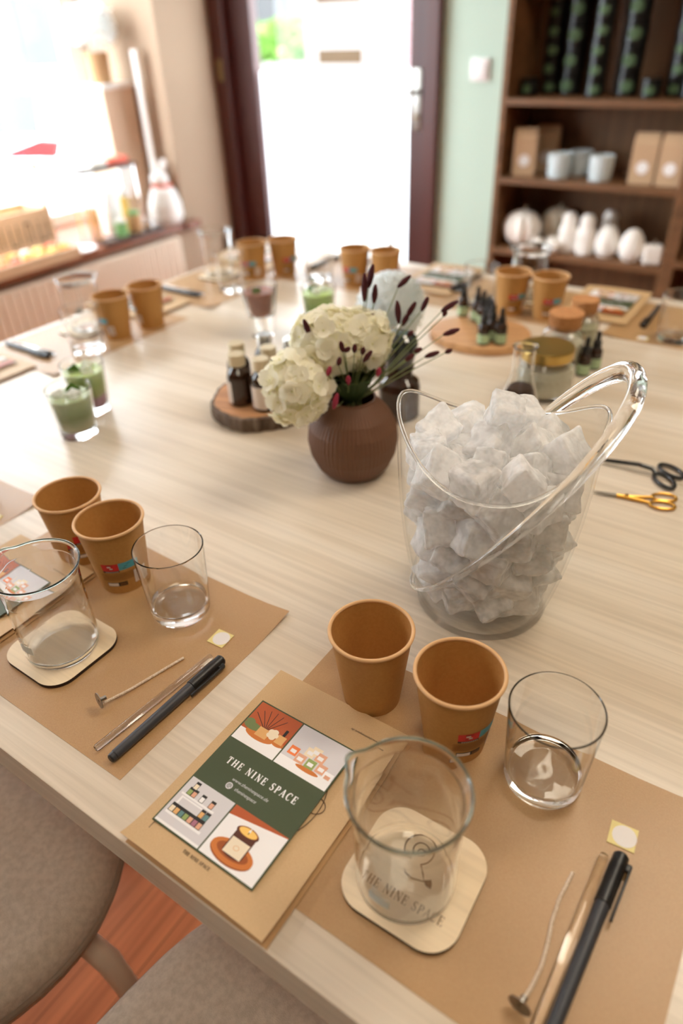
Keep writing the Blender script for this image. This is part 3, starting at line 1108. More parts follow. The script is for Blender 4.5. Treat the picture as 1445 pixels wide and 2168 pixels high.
def jarlet(name, label, cat, loc, r, hh, body, lid, group=None):
    t = thing(name, label, cat, loc, 0, group)
    MB().lathe([(0, 0), (r * .95, 0), (r, .005), (r, hh * .8), (r * .85, hh * .84), (0, hh * .84)], 24).obj('jar_body', body, t)
    MB().lathe([(0, hh * .84), (r * .9, hh * .84), (r * .9, hh), (0, hh)], 24).obj('lid', lid, t)
    return t


jarlet('candle_jar', 'green candle jar on the dark sill tray', 'jar', (-2.838, 2.29, SZ + .0163), .028, .075, 'melt_green', 'dish_white')
jarlet('candle_jar', 'brown candle jar on the dark sill tray', 'jar', (-2.838, 2.375, SZ + .0163), .03, .095, 'kraft_box', 'melt_green')
jarlet('candle_jar', 'small silver tin on the dark sill tray', 'jar', (-2.838, 2.46, SZ + .0163), .024, .04, 'cap_silver', 'cap_silver')
jarlet('candle_jar', 'pale yellow bottle under the display stand', 'bottle', (-2.955, 2.43, SZ), .024, .19, 'melt_yellow', 'dish_white')
jarlet('candle_jar', 'amber yellow bottle at the left under the display stand', 'bottle', (-2.955, 2.235, SZ), .022, .17, 'melt_amber', 'dish_white')
o = tag(MB().box((0, 0, .1), (.08, .08, .2)).obj('gift_box', 'dish_white', loc=(-2.955, 2.335, SZ), bevel=.003), 'white gift box under the middle of the display stand', 'box')
o = tag(MB().lathe([(0, 0), (.04, 0), (.068, .014), (.064, .014), (.038, .004), (0, .004)], 36).obj('small_dish', 'dish_white', loc=(-2.845, 2.045, SZ)), 'small white dish on the sill edge right of the tray', 'dish')
wt = thing('wax_tray', 'long pale wooden tray of coloured wax melts on the sill', 'tray', (-2.86, 1.60, SZ))
f = MB().box((0, 0, .006), (.17, .78, .012))
f.obj('tray_base', 'pale_wood', wt, smooth=0)
f = MB().box((.08, 0, .026), (.012, .78, .04)).box((-.08, 0, .026), (.012, .78, .04)).box((0, .384, .026), (.148, .012, .04)).box((0, -.384, .026), (.148, .012, .04))
f.obj('tray_rim', 'pale_wood', wt, smooth=0, bevel=.002)


def melt(label, loc, matn, r=.024, hh=.05):
    t = thing('wax_melt', label, 'wax melt', loc, rn.uniform(0, 3), 'coloured wax melts in the sill tray')

    def pet(p, a):
        k = 1 + .1 * math.cos(6 * a)
        return (p[0] * k, p[1] * k, p[2])
    MB().lathe([(0, 0), (r * .8, 0), (r, hh * .5), (r * .85, hh * .85), (0, hh)], 36, fn=pet).obj('melt_body', matn, t, smooth=60)
    MB().tube([(0, 0, hh * .95), (0, 0, hh * 1.25)], .002, 6).obj('melt_wick', 'wick', t)
    return t


mc = ['cyan', 'cyan', 'teal', 'white', 'white', 'orange', 'orange', 'coral', 'amber', 'yellow', 'yellow', 'amber']
for k, c_ in enumerate(mc):
    y = 1.60 - .345 + k * .0628
    melt('%s wax melt in the front tray row, %s' % (c_, '%s from its left end' % ['one', 'two', 'three', 'four', 'five', 'six', 'seven', 'eight', 'nine', 'ten', 'eleven', 'twelve'][k]), (-2.825, y, SZ + .012), 'melt_' + c_)
for k, c_ in enumerate(['coral', 'orange', 'white', 'green', 'white', 'purple', 'orange', 'amber', 'white', 'yellow', 'coral']):
    melt('%s wax melt in the rear tray row, %s' % (c_, '%s from its left end' % ['one', 'two', 'three', 'four', 'five', 'six', 'seven', 'eight', 'nine', 'ten', 'eleven'][k]), (-2.89, 1.29 + k * .0628, SZ + .012), 'melt_' + c_)
cr = thing('lettered_crate', 'pale wooden crate with dark lettering on the sill at far left', 'crate', (-3.12, 1.88, SZ))
f = MB()
f.box((.10, 0, .09), (.012, .34, .18)).box((-.10, 0, .09), (.012, .34, .18)).box((0, .164, .09), (.188, .012, .18)).box((0, -.164, .09), (.188, .012, .18)).box((0, 0, .006), (.188, .316, .012))
f.box((.10, .155, .26), (.02, .02, .18)).box((.10, -.155, .26), (.02, .02, .18)).box((.10, 0, .35), (.02, .33, .02))
f.obj('crate_body', 'pale_wood', cr, smooth=0, bevel=.002)
f = MB()
for k, y in enumerate((-.13, -.10, -.06, -.02, .02, .05, .09, .13)):
    f.box((.107, y, .09), (.002, .007, .085))
    if k in (2, 4, 6):
        f.box((.107, y + .012, .05 if k != 4 else .13), (.002, .02, .008))
f.obj('lettering', 'kraft_ink', cr, smooth=0)

# ------------------------------------------------------------------ the table (two tops pushed together)
def table(label, y0, y1, legs):
    t = thing('work_table', label, 'table', (-.3, (y0 + y1) / 2, 0), 0, 'oak tables pushed together')
    x0, x1 = -1.41 + .3, .95 + .3
    hy = (y1 - y0) / 2
    MB().box(((x0 + x1) / 2, 0, TT - .021), (x1 - x0, 2 * hy, .042)).obj('table_top', 'oak_table', t, smooth=0, bevel=.0012)
    for x in (x0 + .1, x1 - .1):
        for y in (-hy + .1, hy - .1):
            MB().box((x, y, (TT - .042) / 2), (.06, .06, TT - .042)).obj('leg', 'oak_table', t, smooth=0, bevel=.002)
    return t


table('pale oak table under the nearer place settings', .14, .9065, 0)
table('pale oak table under the farther place settings', .9085, 1.678, 0)


# ------------------------------------------------------------------ chairs
def make_chair(label, loc, rz):
    t = thing('dining_chair', label, 'chair', loc, rz, 'taupe upholstered chairs')

    def outline(s, n=56):
        pts = []
        for k in range(n):
            a = 2 * PI * k / n
            e = 2 / 2.7
            x = .235 * s * math.copysign(abs(math.cos(a)) ** e, math.cos(a))
            y = .225 * s * math.copysign(abs(math.sin(a)) ** e, math.sin(a))
            pts.append((x * (1 - .08 * (y / .225)), y))
        return pts
    layers = [(.90, .405), (.975, .412), (1.0, .432), (1.005, .445), (.99, .458), (.95, .468), (.85, .474), (.6, .477), (.3, .478)]
    n = 56
    f = MB()
    vs = [(x, y, z) for s, z in layers for x, y in outline(s)]
    fs = [(a * n + k, a * n + (k + 1) % n, (a + 1) * n + (k + 1) % n, (a + 1) * n + k) for a in range(len(layers) - 1) for k in range(n)]
    fs += [tuple(range(n)), tuple((len(layers) - 1) * n + k for k in range(n))]
    f.add(vs, fs)
    f.obj('seat', 'taupe_fabric', t, smooth=60)
    MB().tube([(x, y, .440) for x, y in outline(1.008)], .0045, 8, closed=True).obj('piping', 'taupe_piping', t)
    # low curved back
    f = MB()
    R_ = .24
    vs = []
    nn = 20
    for k in range(nn + 1):
        a = math.radians(205 + 130 * k / nn)
        for r_, z in ((R_, .5005), (R_ + .03, .5005), (R_ + .035, .66), (R_ + .005, .66)):
            vs.append((r_ * math.cos(a), r_ * math.sin(a) * .95, z))
    fs = [(4 * k + i, 4 * k + (i + 1) % 4, 4 * k + 4 + (i + 1) % 4, 4 * k + 4 + i) for k in range(nn) for i in range(4)]
    fs += [(0, 1, 2, 3), tuple(4 * nn + i for i in range(4))]
    f.add(vs, fs)
    f.obj('backrest', 'taupe_fabric', t, smooth=60, bevel=.01)
    for sx, sy in ((1, 1), (-1, 1), (1, -1), (-1, -1)):
        lg_ = MB().tube([(sx * .145, sy * .13, .402), (sx * .17, sy * .15, .395), (sx * .188, sy * .165, .37), (sx * .198, sy * .175, .28), (sx * .205, sy * .18, .02)], [.013, .014, .0145, .0135, .010], 14).obj('leg', 'chair_leg', t)
        MB().lathe([(0, 0), (.010, 0), (.0115, .02), (.011, .03), (0, .03)], 14, (sx * .205, sy * .18, 0)).obj('foot_cap', 'chair_tip', lg_)
    MB().tube([(-.19, -.17, .40), (-.21, -.2, .45), (-.215, -.175, .52)], .01, 10).obj('back_support', 'chair_leg', t)
    MB().tube([(.19, -.17, .40), (.21, -.2, .45), (.215, -.175, .52)], .01, 10).obj('back_support', 'chair_leg', t)
    return t


ch1 = make_chair('taupe fabric chair pushed under the table at picture left edge', (-.705, .075, 0), -.5)
dup(ch1, (-.145, .10, 0), -.05, 'taupe fabric chair in front of the setting with the green postcard')


# ------------------------------------------------------------------ prototypes for a place setting
def make_cup():
    t = thing('paper_cup', 'x', 'cup')
    H_, R1, R0 = .089, .0388, .027
    MB().lathe([(0, .004), (R0 - .002, .004), (R0 - .0015, 0), (R0, 0), (R1 - .0015, H_ - .0022), (R1 - .0024, H_ - .0022), (R0 - .0008, .006), (0, .006)], 64).obj('cup_body', 'kraft_cup', t)
    rim = [(R1 - .0012 + .0018 * math.cos(2 * PI * k / 10), H_ - .0018 + .0018 * math.sin(2 * PI * k / 10)) for k in range(10)]
    MB().lathe(rim, 64, closed=True).obj('rolled_rim', 'cup_rim', t)

    def patch(f, a0, a1, z0, z1, mi, off=.0003, n=8):
        vs = []
        for k in range(n + 1):
            a = math.radians(a0 + (a1 - a0) * k / n)
            for z in (z0, z1):
                r = R0 + (R1 - .0015 - R0) * z / (H_ - .0022) + off
                vs.append((r * math.cos(a), r * math.sin(a), z))
        f.add(vs, [(2 * k, 2 * k + 2, 2 * k + 3, 2 * k + 1) for k in range(n)], mi)
    f = MB()
    patch(f, -26, 8, .037, .0475, 0)
    patch(f, -15, -3, .0455, .0462, 1, .0005); patch(f, -15, -3, .0395, .0402, 1, .0005)
    patch(f, -14, -7, .0428, .0448, 2, .0005); patch(f, -10, -4, .0402, .0418, 2, .0005)
    patch(f, -26, 8, .0345, .037, 1)
    for k in range(9):
        patch(f, -20 + 3 * k, -18.4 + 3 * k, .0352, .0363, 2, .0005, 1)
    f.obj('red_panel', ['cup_red', 'cup_black', 'cup_white'], t, smooth=60)
    f = MB()
    patch(f, 8, 42, .037, .0475, 0)
    patch(f, 18, 26, .042, .0425, 1, .0005, 2); patch(f, 24, 32, .0445, .045, 1, .0005, 2); patch(f, 15, 22, .039, .0398, 2, .0005, 2)
    f.obj('blue_panel', ['cup_teal', 'cup_black', 'print_green'], t, smooth=60)
    f = MB()
    for k in range(9):
        patch(f, -34 + (k % 3), 44 - (k * 5 % 7), .0215 + .0013 * k, .0221 + .0013 * k, 0)
    f.obj('fine_print', 'cup_text', t, smooth=60)
    f = MB()
    patch(f, -26, 18, .0125, .0185, 1); patch(f, -25, -2, .0132, .0178, 0, .0005)
    for k in range(5):
        patch(f, 2 + 3 * k, 3.5 + 3 * k, .0138, .0172, 2, .0005, 1)
    f.obj('badge_print', ['cup_white', 'cup_black', 'cup_text'], t, smooth=60)
    f = MB()
    patch(f, 36, 62, .0115, .031, 0)
    for k in range(5):
        patch(f, 40, 58, .014 + .003 * k, .0146 + .003 * k, 1, .0005, 4)
    f.obj('white_panel', ['cup_white', 'cup_text'], t, smooth=60)
    return t


def make_tumbler():
    t = thing('glass_tumbler', 'x', 'glass')
    H_, R1, R0 = .090, .0374, .0325
    pr = [(0, .0008), (R0 - .006, .0006), (R0 - .003, 0), (R0 - .0008, .0012), (R0, .004), (R1, H_ - .001), (R1 - .0007, H_), (R1 - .0015, H_ - .0008), (R0 - .0012, .016), (R0 - .004, .0118), (R0 - .012, .0105), (0, .0102)]
    MB().lathe(pr, 72).obj('tumbler_body', 'glass', t, smooth=50)
    return t


def make_beaker():
    t = thing('glass_beaker', 'x', 'beaker')
    H_, R1, RB = .1112, .0432, .0376

    def spout(p, a):
        d = abs(((a - PI + PI) % (2 * PI)) - PI)
        k = math.exp(-(d / .2) ** 2) * max(0, (p[2] - (H_ - .022)) / .022) ** 1.5
        return (p[0] * (1 + .17 * k), p[1] * (1 + .17 * k), p[2] + .001 * k)
    pr = [(0, 0), (RB - .008, 0), (RB - .003, .0015), (RB - .0008, .005), (RB, .010), (RB + .0004, H_ - .03), (RB + .0012, H_ - .012), (R1 - .0012, H_ - .003),
          (R1 - .001, H_ - .0012), (R1 - .0014, H_ - .0006), (R1 - .0035, H_ - .003), (RB - .0004, H_ - .012), (RB - .0014, H_ - .03), (RB - .0018, .010), (RB - .004, .0042), (RB - .009, .0022), (0, .002)]
    MB().lathe(pr, 96, fn=spout).obj('beaker_body', 'glass', t, smooth=60)
    rr = [(R1 - .0012 + .0011 * math.cos(2 * PI * k / 10), H_ - .0013 + .0011 * math.sin(2 * PI * k / 10)) for k in range(10)]
    MB().lathe(rr, 96, closed=True, fn=spout).obj('beaker_rim', 'glass_green', t, smooth=80)
    f = MB()
    r = RB + .0005
    vs = []
    for k in range(9):
        a = math.radians(-104 + 25 * k / 8)
        for z in (.024, .034):
            vs.append((r * math.cos(a), r * math.sin(a), z))
    f.add(vs, [(2 * k, 2 * k + 2, 2 * k + 3, 2 * k + 1) for k in range(8)])
    for q in range(3):
        vs = []
        for k in range(5):
            a = math.radians(-100 + (14 - 3 * q) * k / 4)
            for z in (.0365 + .003 * q, .0374 + .003 * q):
                vs.append((r * math.cos(a), r * math.sin(a), z))
        f.add(vs, [(2 * k, 2 * k + 2, 2 * k + 3, 2 * k + 1) for k in range(4)])
    f.obj('printed_mark', 'beaker_mark', t, smooth=60)
    return t


def logo(f, cx, cy, s, z, mi=0, wd=.045):
    """swirl drawn like a blossom on a stem with a leaf, s = radius"""
    pts = arc(cx, cy, s, s, -62, 250, 40) + [(cx - .55 * s, cy - .62 * s), (cx - .2 * s, cy - .9 * s)]
    f.stroke(pts, wd * s * 2, z, mi)
    f.stroke(arc(cx + .05 * s, cy - .02 * s, .5 * s, .5 * s, 0, 340, 30), wd * s * 2, z, mi)
    f.stroke(arc(cx + .16 * s, cy - .1 * s, .28 * s, .2 * s, 20, 200, 14), wd * s * 1.6, z, mi)
    f.stroke([(cx + .5 * s, cy - .87 * s), (cx + .78 * s, cy - 1.2 * s), (cx + 1.0 * s, cy - 1.55 * s), (cx + .3 * s, cy - 1.75 * s), (cx - .3 * s, cy - 1.62 * s)], wd * s * 2, z, mi)
    f.poly([(cx + .95 * s, cy - 1.5 * s), (cx + 1.35 * s, cy - 1.22 * s), (cx + 1.5 * s, cy - 1.45 * s), (cx + 1.55 * s, cy - 1.75 * s), (cx + 1.2 * s, cy - 1.72 * s)], z, mi)


def make_coaster():
    t = thing('wooden_coaster', 'x', 'coaster')
    MB().prism(rrect(.094, .092, .024, 10), .0002, .0042, 0, 1).obj('coaster_board', ['birch', 'burnt_edge'], t, smooth=40)
    f = MB()
    logo(f, -.004, .018, .0125, .0044)
    capitals(f, 'THE NINE SPACE', -.034, -.024, .068, .0072, .0044, 0, .8)
    f.obj('engraving', 'engraved', t, smooth=0)
    return t


def make_envelope():
    """kraft envelope, base-left-bottom corner region centred at origin, .145 x .207, slightly open at the near end"""
    t = thing('kraft_envelope', 'x', 'envelope')
    W_, L_ = .145, .207

    def sheet(dx, z0, z1, name, m_, zc):
        nx, ny = 8, 40
        vs = []
        for j in range(ny + 1):
            for i in range(nx + 1):
                u, v_ = i / nx, j / ny
                bulge = zc * math.sin(PI * min(1, max(0, u))) ** .6 * (1 - v_) ** 2 + (.006 * (1 - v_) ** 16 * (1 - .55 * u) if zc else 0)
                vs.append((dx + (u - .5) * W_, (v_ - .5) * L_, z0 + bulge + (z1 - z0) * v_))
        for p in list(vs):
            vs.append((p[0], p[1], p[2] - .0004))
        n1 = (nx + 1) * (ny + 1)
        fs = []
        for j in range(ny):
            for i in range(nx):
                a = j * (nx + 1) + i
                fs.append((a, a + 1, a + nx + 2, a + nx + 1))
                fs.append(tuple(n1 + q for q in (a, a + nx + 1, a + nx + 2, a + 1)))
        ring = [i for i in range(nx + 1)] + [j * (nx + 1) + nx for j in range(1, ny + 1)] + [ny * (nx + 1) + i for i in range(nx - 1, -1, -1)] + [j * (nx + 1) for j in range(ny - 1, 0, -1)]
        for a, b_ in zip(ring, ring[1:] + ring[:1]):
            fs.append((a, n1 + a, n1 + b_, b_))
        return MB().add(vs, fs).obj(name, m_, t, smooth=50)
    sheet(.003, .0010, .0012, 'back_sheet', 'kraft_in', 0)
    sheet(0, .0060, .0044, 'front_sheet', 'kraft_env', .0015)
    f = MB()
    f.stroke(arc(-.004, -.003, .052, .052, -75, 262, 70), .0007, .0083)
    f.stroke(arc(.042, .002, .0095, .0075, -150, 130, 20), .0007, .0083)
    f.stroke(arc(-.052, -.083, .006, .012, 90, 200, 12), .0006, .0083)
    f.poly([(-.0085, -.079), (-.004, -.0755), (.0015, -.0775), (.003, -.0805), (-.003, -.0805)], .0083)
    capitals(f, 'THE NINE SPACE', -.0205, -.0872, .0275, .0029, .0076, 0, 1.15)
    ink = f.obj('printed_logo', 'kraft_ink', t, smooth=0)
    for v_ in ink.data.vertices:
        yy = v_.co.y / L_ + .5
        xx = v_.co.x / W_ + .5
        v_.co.z = .0060 + .0015 * math.sin(PI * min(1, max(0, xx))) ** .6 * (1 - yy) ** 2 + .006 * (1 - yy) ** 16 * (1 - .55 * xx) + (.0044 - .0060) * yy + .0007
    small_text('web_print', 'www.theninespace.de', .0034, 'kraft_ink', t, (.056, .083, .0052), PI, .2)
    return t


def make_card():
    t = thing('promo_postcard', 'x', 'postcard')
    W_, L_ = .1055, .142
    MB().box((0, 0, .0004), (W_, L_, .0008)).obj('card_sheet', 'print_green', t, smooth=0)
    b_ = .0014
    th = L_ * .32
    z1 = .00088
    Z = [z1 + .00003 * k for k in range(14)]
    xl, xr, yt, yb = -W_ / 2 + b_, W_ / 2 - b_, L_ / 2 - b_, -L_ / 2 + b_
    cx = -.0035
    g = .0007

    def rect(f, x0, x1, y0, y1, k, mi):
        f.poly([(x0, y0), (x1, y0), (x1, y1), (x0, y1)], Z[k], mi)

    def disc(f, x, y, rx, ry, k, mi, n=20):
        f.poly(arc(x, y, rx, ry, 0, 360 - 360 / n, n - 1), Z[k], mi)
    # diffuser photograph
    f = MB()
    x0, x1, y1, y0 = xl, cx - g, yt, yt - th
    w_ = x1 - x0
    rect(f, x0, x1, y0, y1, 0, 0)
    rect(f, x0, x1, y0, y0 + th * .3, 1, 1)
    disc(f, x0 + w_ * .45, y0 + th * .30, w_ * .32, th * .11, 2, 2)
    disc(f, x0 + w_ * .86, y0 + th * .34, w_ * .14, th * .07, 2, 2)
    disc(f, x0 + w_ * .2, y0 + th * .42, w_ * .2, th * .09, 3, 3)
    disc(f, x0 + w_ * .1, y0 + th * .50, w_ * .1, th * .07, 4, 3)
    for q in range(6):
        a = math.radians(58 + 17 * q)
        f.stroke([(x0 + w_ * .47, y0 + th * .45), (x0 + w_ * .47 + th * .52 * math.cos(a), y0 + th * .45 + th * .48 * math.sin(a))], .0006, Z[4], 4)
    rect(f, x0 + w_ * .34, x0 + w_ * .6, y0 + th * .28, y0 + th * .5, 5, 5)
    for q in range(5):
        disc(f, x0 + w_ * (.66 + .06 * math.cos(q * 1.26)), y0 + th * (.47 + .07 * math.sin(q * 1.26)), w_ * .07, th * .06, 6, 6, 10)
    rect(f, x0 + w_ * .77, x0 + w_ * .95, y0 + th * .34, y0 + th * .54, 5, 5)
    rect(f, x0 + w_ * .83, x0 + w_ * .89, y0 + th * .54, y0 + th * .7, 5, 4)
    f.obj('diffuser_photo', ['print_orange', 'print_white', 'print_wood', 'print_leaf', 'print_black', 'print_tan', 'print_cream'], t, smooth=0)
    # stacked candles photograph
    f = MB()
    x0, x1 = cx + g, xr
    w_ = x1 - x0
    rect(f, x0, x1, y0, y1, 0, 0)
    rect(f, x0, x1, y0, y0 + th * .22, 1, 1)
    disc(f, x0 + w_ * .55, y0 + th * .18, w_ * .22, th * .05, 2, 2)
    for (a, c, k, mi) in ((.16, .30, 3, 3), (.34, .22, 4, 4), (.54, .22, 4, 5), (.74, .24, 4, 4), (.9, .16, 5, 1), (.42, .43, 3, 6), (.62, .43, 3, 4), (.5, .5, 2, 6)):
        rect(f, x0 + w_ * (a - .085), x0 + w_ * (a + .085), y0 + th * c, y0 + th * (c + .2), k, mi)
        rect(f, x0 + w_ * (a - .05), x0 + w_ * (a + .05), y0 + th * (c + .05), y0 + th * (c + .13), k + 4, 1 if mi != 1 else 4)
    f.obj('candle_stack_photo', ['print_grey', 'print_white', 'print_wood', 'print_peach', 'print_pink', 'print_lime', 'print_cream'], t, smooth=0)
    # shelf photograph
    f = MB()
    x0, x1, y0, y1 = xl, cx - g, yb, yb + th
    w_ = x1 - x0
    rect(f, x0, x1, y0, y1, 0, 0)
    rect(f, x0 + w_ * .05, x0 + w_ * .8, y0 + th * .62, y0 + th * .66, 1, 1)
    rect(f, x0 + w_ * .05, x0 + w_ * .86, y0 + th * .2, y0 + th * .25, 1, 1)
    rect(f, x0 + w_ * .1, x0 + w_ * .8, y0 + th * .27, y0 + th * .6, 1, 1)
    rect(f, x0 + w_ * .14, x0 + w_ * .76, y0 + th * .29, y0 + th * .57, 2, 0)
    rect(f, x0, x1, y0, y0 + th * .05, 1, 1)
    cols = [4, 5, 6, 7, 8, 9, 3]
    for q in range(7):
        a = .12 + q * .105
        rect(f, x0 + w_ * (a - .055), x0 + w_ * (a + .055), y0 + th * .25, y0 + th * .43, 3, 2)
        rect(f, x0 + w_ * (a - .043), x0 + w_ * (a + .043), y0 + th * .26, y0 + th * .37, 4, cols[q])
        if q > 4:
            rect(f, x0 + w_ * (a - .05), x0 + w_ * (a + .05), y0 + th * .43, y0 + th * .6, 3, 2)
            rect(f, x0 + w_ * (a - .04), x0 + w_ * (a + .04), y0 + th * .44, y0 + th * .55, 4, cols[q - 4])
    for (a, c, mi) in ((.17, .66, 7), (.27, .66, 3), (.2, .8, 4), (.46, .66, 1), (.68, .66, 8)):
        rect(f, x0 + w_ * (a - .05), x0 + w_ * (a + .05), y0 + th * c, y0 + th * (c + .16), 3, 2)
        rect(f, x0 + w_ * (a - .04), x0 + w_ * (a + .04), y0 + th * (c + .01), y0 + th * (c + .11), 4, mi)
    f.obj('jar_shelf_photo', ['print_grey', 'print_white', 'print_black', 'print_pink', 'print_cream', 'print_tan', 'print_teal', 'print_lime', 'print_pink', 'print_mauve'], t, smooth=0)
    # candle photograph
    f = MB()
    x0, x1 = cx + g, xr
    w_ = x1 - x0
    rect(f, x0, x1, y0, y1, 0, 0)
    f.poly([(x0, y1 - th * .20), (x1, y1 - th * .02), (x1, y1), (x0, y1)], Z[1], 1)
    disc(f, x0 + w_ * .44, y0 + th * .24, w_ * .37, th * .20, 2, 7, 26)
    disc(f, x0 + w_ * .44, y0 + th * .27, w_ * .37, th * .20, 3, 2, 26)
    disc(f, x0 + w_ * .44, y0 + th * .28, w_ * .28, th * .13, 4, 7, 22)
    rect(f, x0 + w_ * .27, x0 + w_ * .63, y0 + th * .26, y0 + th * .66, 5, 3)
    disc(f, x0 + w_ * .45, y0 + th * .26, w_ * .18, th * .08, 5, 3)
    rect(f, x0 + w_ * .29, x0 + w_ * .61, y0 + th * .22, y0 + th * .52, 6, 4)
    disc(f, x0 + w_ * .45, y0 + th * .37, w_ * .05, th * .045, 7, 6)
    disc(f, x0 + w_ * .45, y0 + th * .37, w_ * .04, th * .035, 8, 4)
    disc(f, x0 + w_ * .45, y0 + th * .68, w_ * .2, th * .10, 6, 3, 24)
    disc(f, x0 + w_ * .45, y0 + th * .70, w_ * .175, th * .085, 7, 7, 24)
    disc(f, x0 + w_ * .45, y0 + th * .695, w_ * .16, th * .072, 8, 5, 24)
    f.stroke([(x0 + w_ * .46, y0 + th * .67), (x0 + w_ * .46, y0 + th * .72)], .0006, Z[9], 8)
    f.poly([(x0 + w_ * .44, y0 + th * .71), (x0 + w_ * .48, y0 + th * .71), (x0 + w_ * .46, y0 + th * .8)], Z[9], 0)
    f.obj('candle_photo', ['print_white', 'print_orange', 'print_wood', 'print_amber', 'print_cream', 'print_wax', 'print_tan', 'print_wood2', 'print_black'], t, smooth=0)
    f = MB()
    capitals(f, 'THE NINE SPACE', -.0375, .0010, .075, .0070, Z[3], 0, 1.1)
    f.obj('title_lettering', 'print_white', t, smooth=0)
    small_text('web_lettering', 'www.theninespace.de', .0044, 'print_grey', t, (-.0215, -.0093, Z[3]), 0, .25)
    small_text('handle_lettering', 'theninespace', .0044, 'print_grey', t, (-.0135, -.0158, Z[3]), 0, .25)
    f = MB()
    f.poly(arc(-.0195, -.0145, .0032, .0032, 0, 345, 23), Z[3], 0)
    f.stroke(arc(-.0195, -.0145, .0019, .0019, -30, 300, 20), .0005, Z[4], 1)
    f.stroke(arc(-.0195, -.0145, .0009, .0009, 0, 345, 14), .0005, Z[4], 1, True)
    f.obj('at_symbol', ['print_grey', 'print_green'], t, smooth=0)
    return t


def make_sticker():
    t = thing('round_sticker', 'x', 'sticker')
    MB().box((0, 0, .0004), (.0205, .0205, .0004)).obj('backing_paper', 'sticker_back', t, smooth=0)
    MB().prism(arc(.0012, 0, .0093, .0093, 0, 348, 29), .0006, .0009).obj('sticker_disc', 'sticker_white', t, smooth=0)
    return t


def make_rod():
    t = thing('stirring_rod', 'x', 'stirring rod')
    MB().tube([(0, y, .0042) for y in (-.07, -.068, .068, .07)], [.0028, .0035, .0035, .0028], 20).obj('rod_body', 'acrylic', t)
    return t


def make_pen():
    t = thing('fineliner_pen', 'x', 'pen')
    r = .0052
    MB().tube([(0, -.071, r), (0, -.0695, r), (0, -.066, r), (0, -.0655, r), (0, .03, r)], [.0035, .0043, .0043, .0047, .0054], 28).obj('pen_barrel', 'grey_plastic', t)
    MB().tube([(0, -.0715, r), (0, -.0708, r), (0, -.0655, r)], [.0030, .0040, .0044], 24).obj('end_plug', 'black_plastic', t)
    f = MB()
    f.tube([(0, .027, r + .0003), (0, .0275, r + .0003), (0, .0695, r + .0003), (0, .071, r + .0003)], [.0050, .0060, .0058, .0046], 28)
    for k in range(14):
        f.tube([(0, .045 + .0011 * k, r + .0003), (0, .0455 + .0011 * k, r + .0003)], [.0061, .0061], 20)
    cap = f.obj('pen_cap', 'black_plastic', t)
    f = MB()
    f.box((.0088, .042, r + .0005), (.0018, .046, .0036)).box((.0072, .063, r + .0005), (.004, .006, .0034))
    f.obj('pocket_clip', 'black_plastic', cap, bevel=.0006)
    return t


def make_wick(pts):
    t = thing('candle_wick', 'x', 'candle wick')
    MB().tube(pts, .0014, 10).obj('wick_cord', 'wick', t)
    p, q = Vector(pts[-1]), Vector(pts[-2])
    d = (p - q).normalized()
    tab = MB()
    tab.lathe([(.0016, -.0003), (.008, -.0003), (.008, .0003), (.0016, .0003)], 28, closed=True)
    tab.lathe([(.0015, -.007), (.0021, -.007), (.0021, 0), (.0015, 0)], 16, closed=True)
    o = tab.obj('metal_tab', 'steel', t)
    o.matrix_local = Matrix.Translation(p + Vector((0, 0, .0058))) @ d.to_track_quat('Z', 'Y').to_matrix().to_4x4()
    return t


def make_mat():
    t = thing('kraft_mat', 'x', 'placemat')
    nx, ny = 12, 8
    vs = []
    rr = random.Random(5)
    for j in range(ny + 1):
        for i in range(nx + 1):
            x, y = -.183 + .366 * i / nx, -.1215 + .243 * j / ny
            e = 0
            if i == nx and j == ny:
                e = .005
            elif i >= nx - 1 and j >= ny - 1:
                e = .0015
            vs.append((x, y, .0004 + e))
    vs += [(p[0], p[1], p[2] - .0003) for p in vs]
    n1 = (nx + 1) * (ny + 1)
    fs = []
    for j in range(ny):
        for i in range(nx):
            a = j * (nx + 1) + i
            fs.append((a, a + 1, a + nx + 2, a + nx + 1))
            fs.append(tuple(n1 + q for q in (a, a + nx + 1, a + nx + 2, a + 1)))
    ring = [i for i in range(nx + 1)] + [j * (nx + 1) + nx for j in range(1, ny + 1)] + [ny * (nx + 1) + i for i in range(nx - 1, -1, -1)] + [j * (nx + 1) for j in range(ny - 1, 0, -1)]
    for a, b_ in zip(ring, ring[1:] + ring[:1]):
        fs.append((a, n1 + a, n1 + b_, b_))
    MB().add(vs, fs).obj('paper_sheet', 'kraft', t, smooth=40)
    return t


PROTO = dict(cup=make_cup, tumbler=make_tumbler, beaker=make_beaker, coaster=make_coaster, envelope=make_envelope, card=make_card, sticker=make_sticker, rod=make_rod, pen=make_pen, mat=make_mat)
MADE = {}
GROUPS = dict(cup='kraft paper cups on the table', tumbler='empty clear tumblers on the table', beaker='clear beakers on wooden coasters', coaster='wooden coasters under the beakers', envelope='kraft envelopes on the table', card='postcards lying on kraft envelopes', sticker='white stickers on yellow backing', rod='clear stirring rods', pen='fineliner pens', mat='kraft paper placemats')


def put(kind, label, x, y, rz=0, dz=0.0):
    loc = (x, y, TT + dz)
    if kind not in MADE:
        t = PROTO[kind]()
        t['label'] = label
        t['group'] = GROUPS[kind]
        t.location = loc
        t.rotation_euler.z = rz
        MADE[kind] = t
        return t
    return dup(MADE[kind], loc, rz, label, GROUPS[kind])


def setting(where, items, frame):
    """frame: (cx, cy, angle) maps the sitter's (u right, v forward) into the room"""
    ox, oy, an = frame
    ca, sa = math.cos(an), math.sin(an)
    for kind, words, u, v, rz, dz in items:
        x = ox + u * ca - v * sa
        y = oy + u * sa + v * ca
        put(kind, words + ' ' + where, x, y, rz + an, dz)


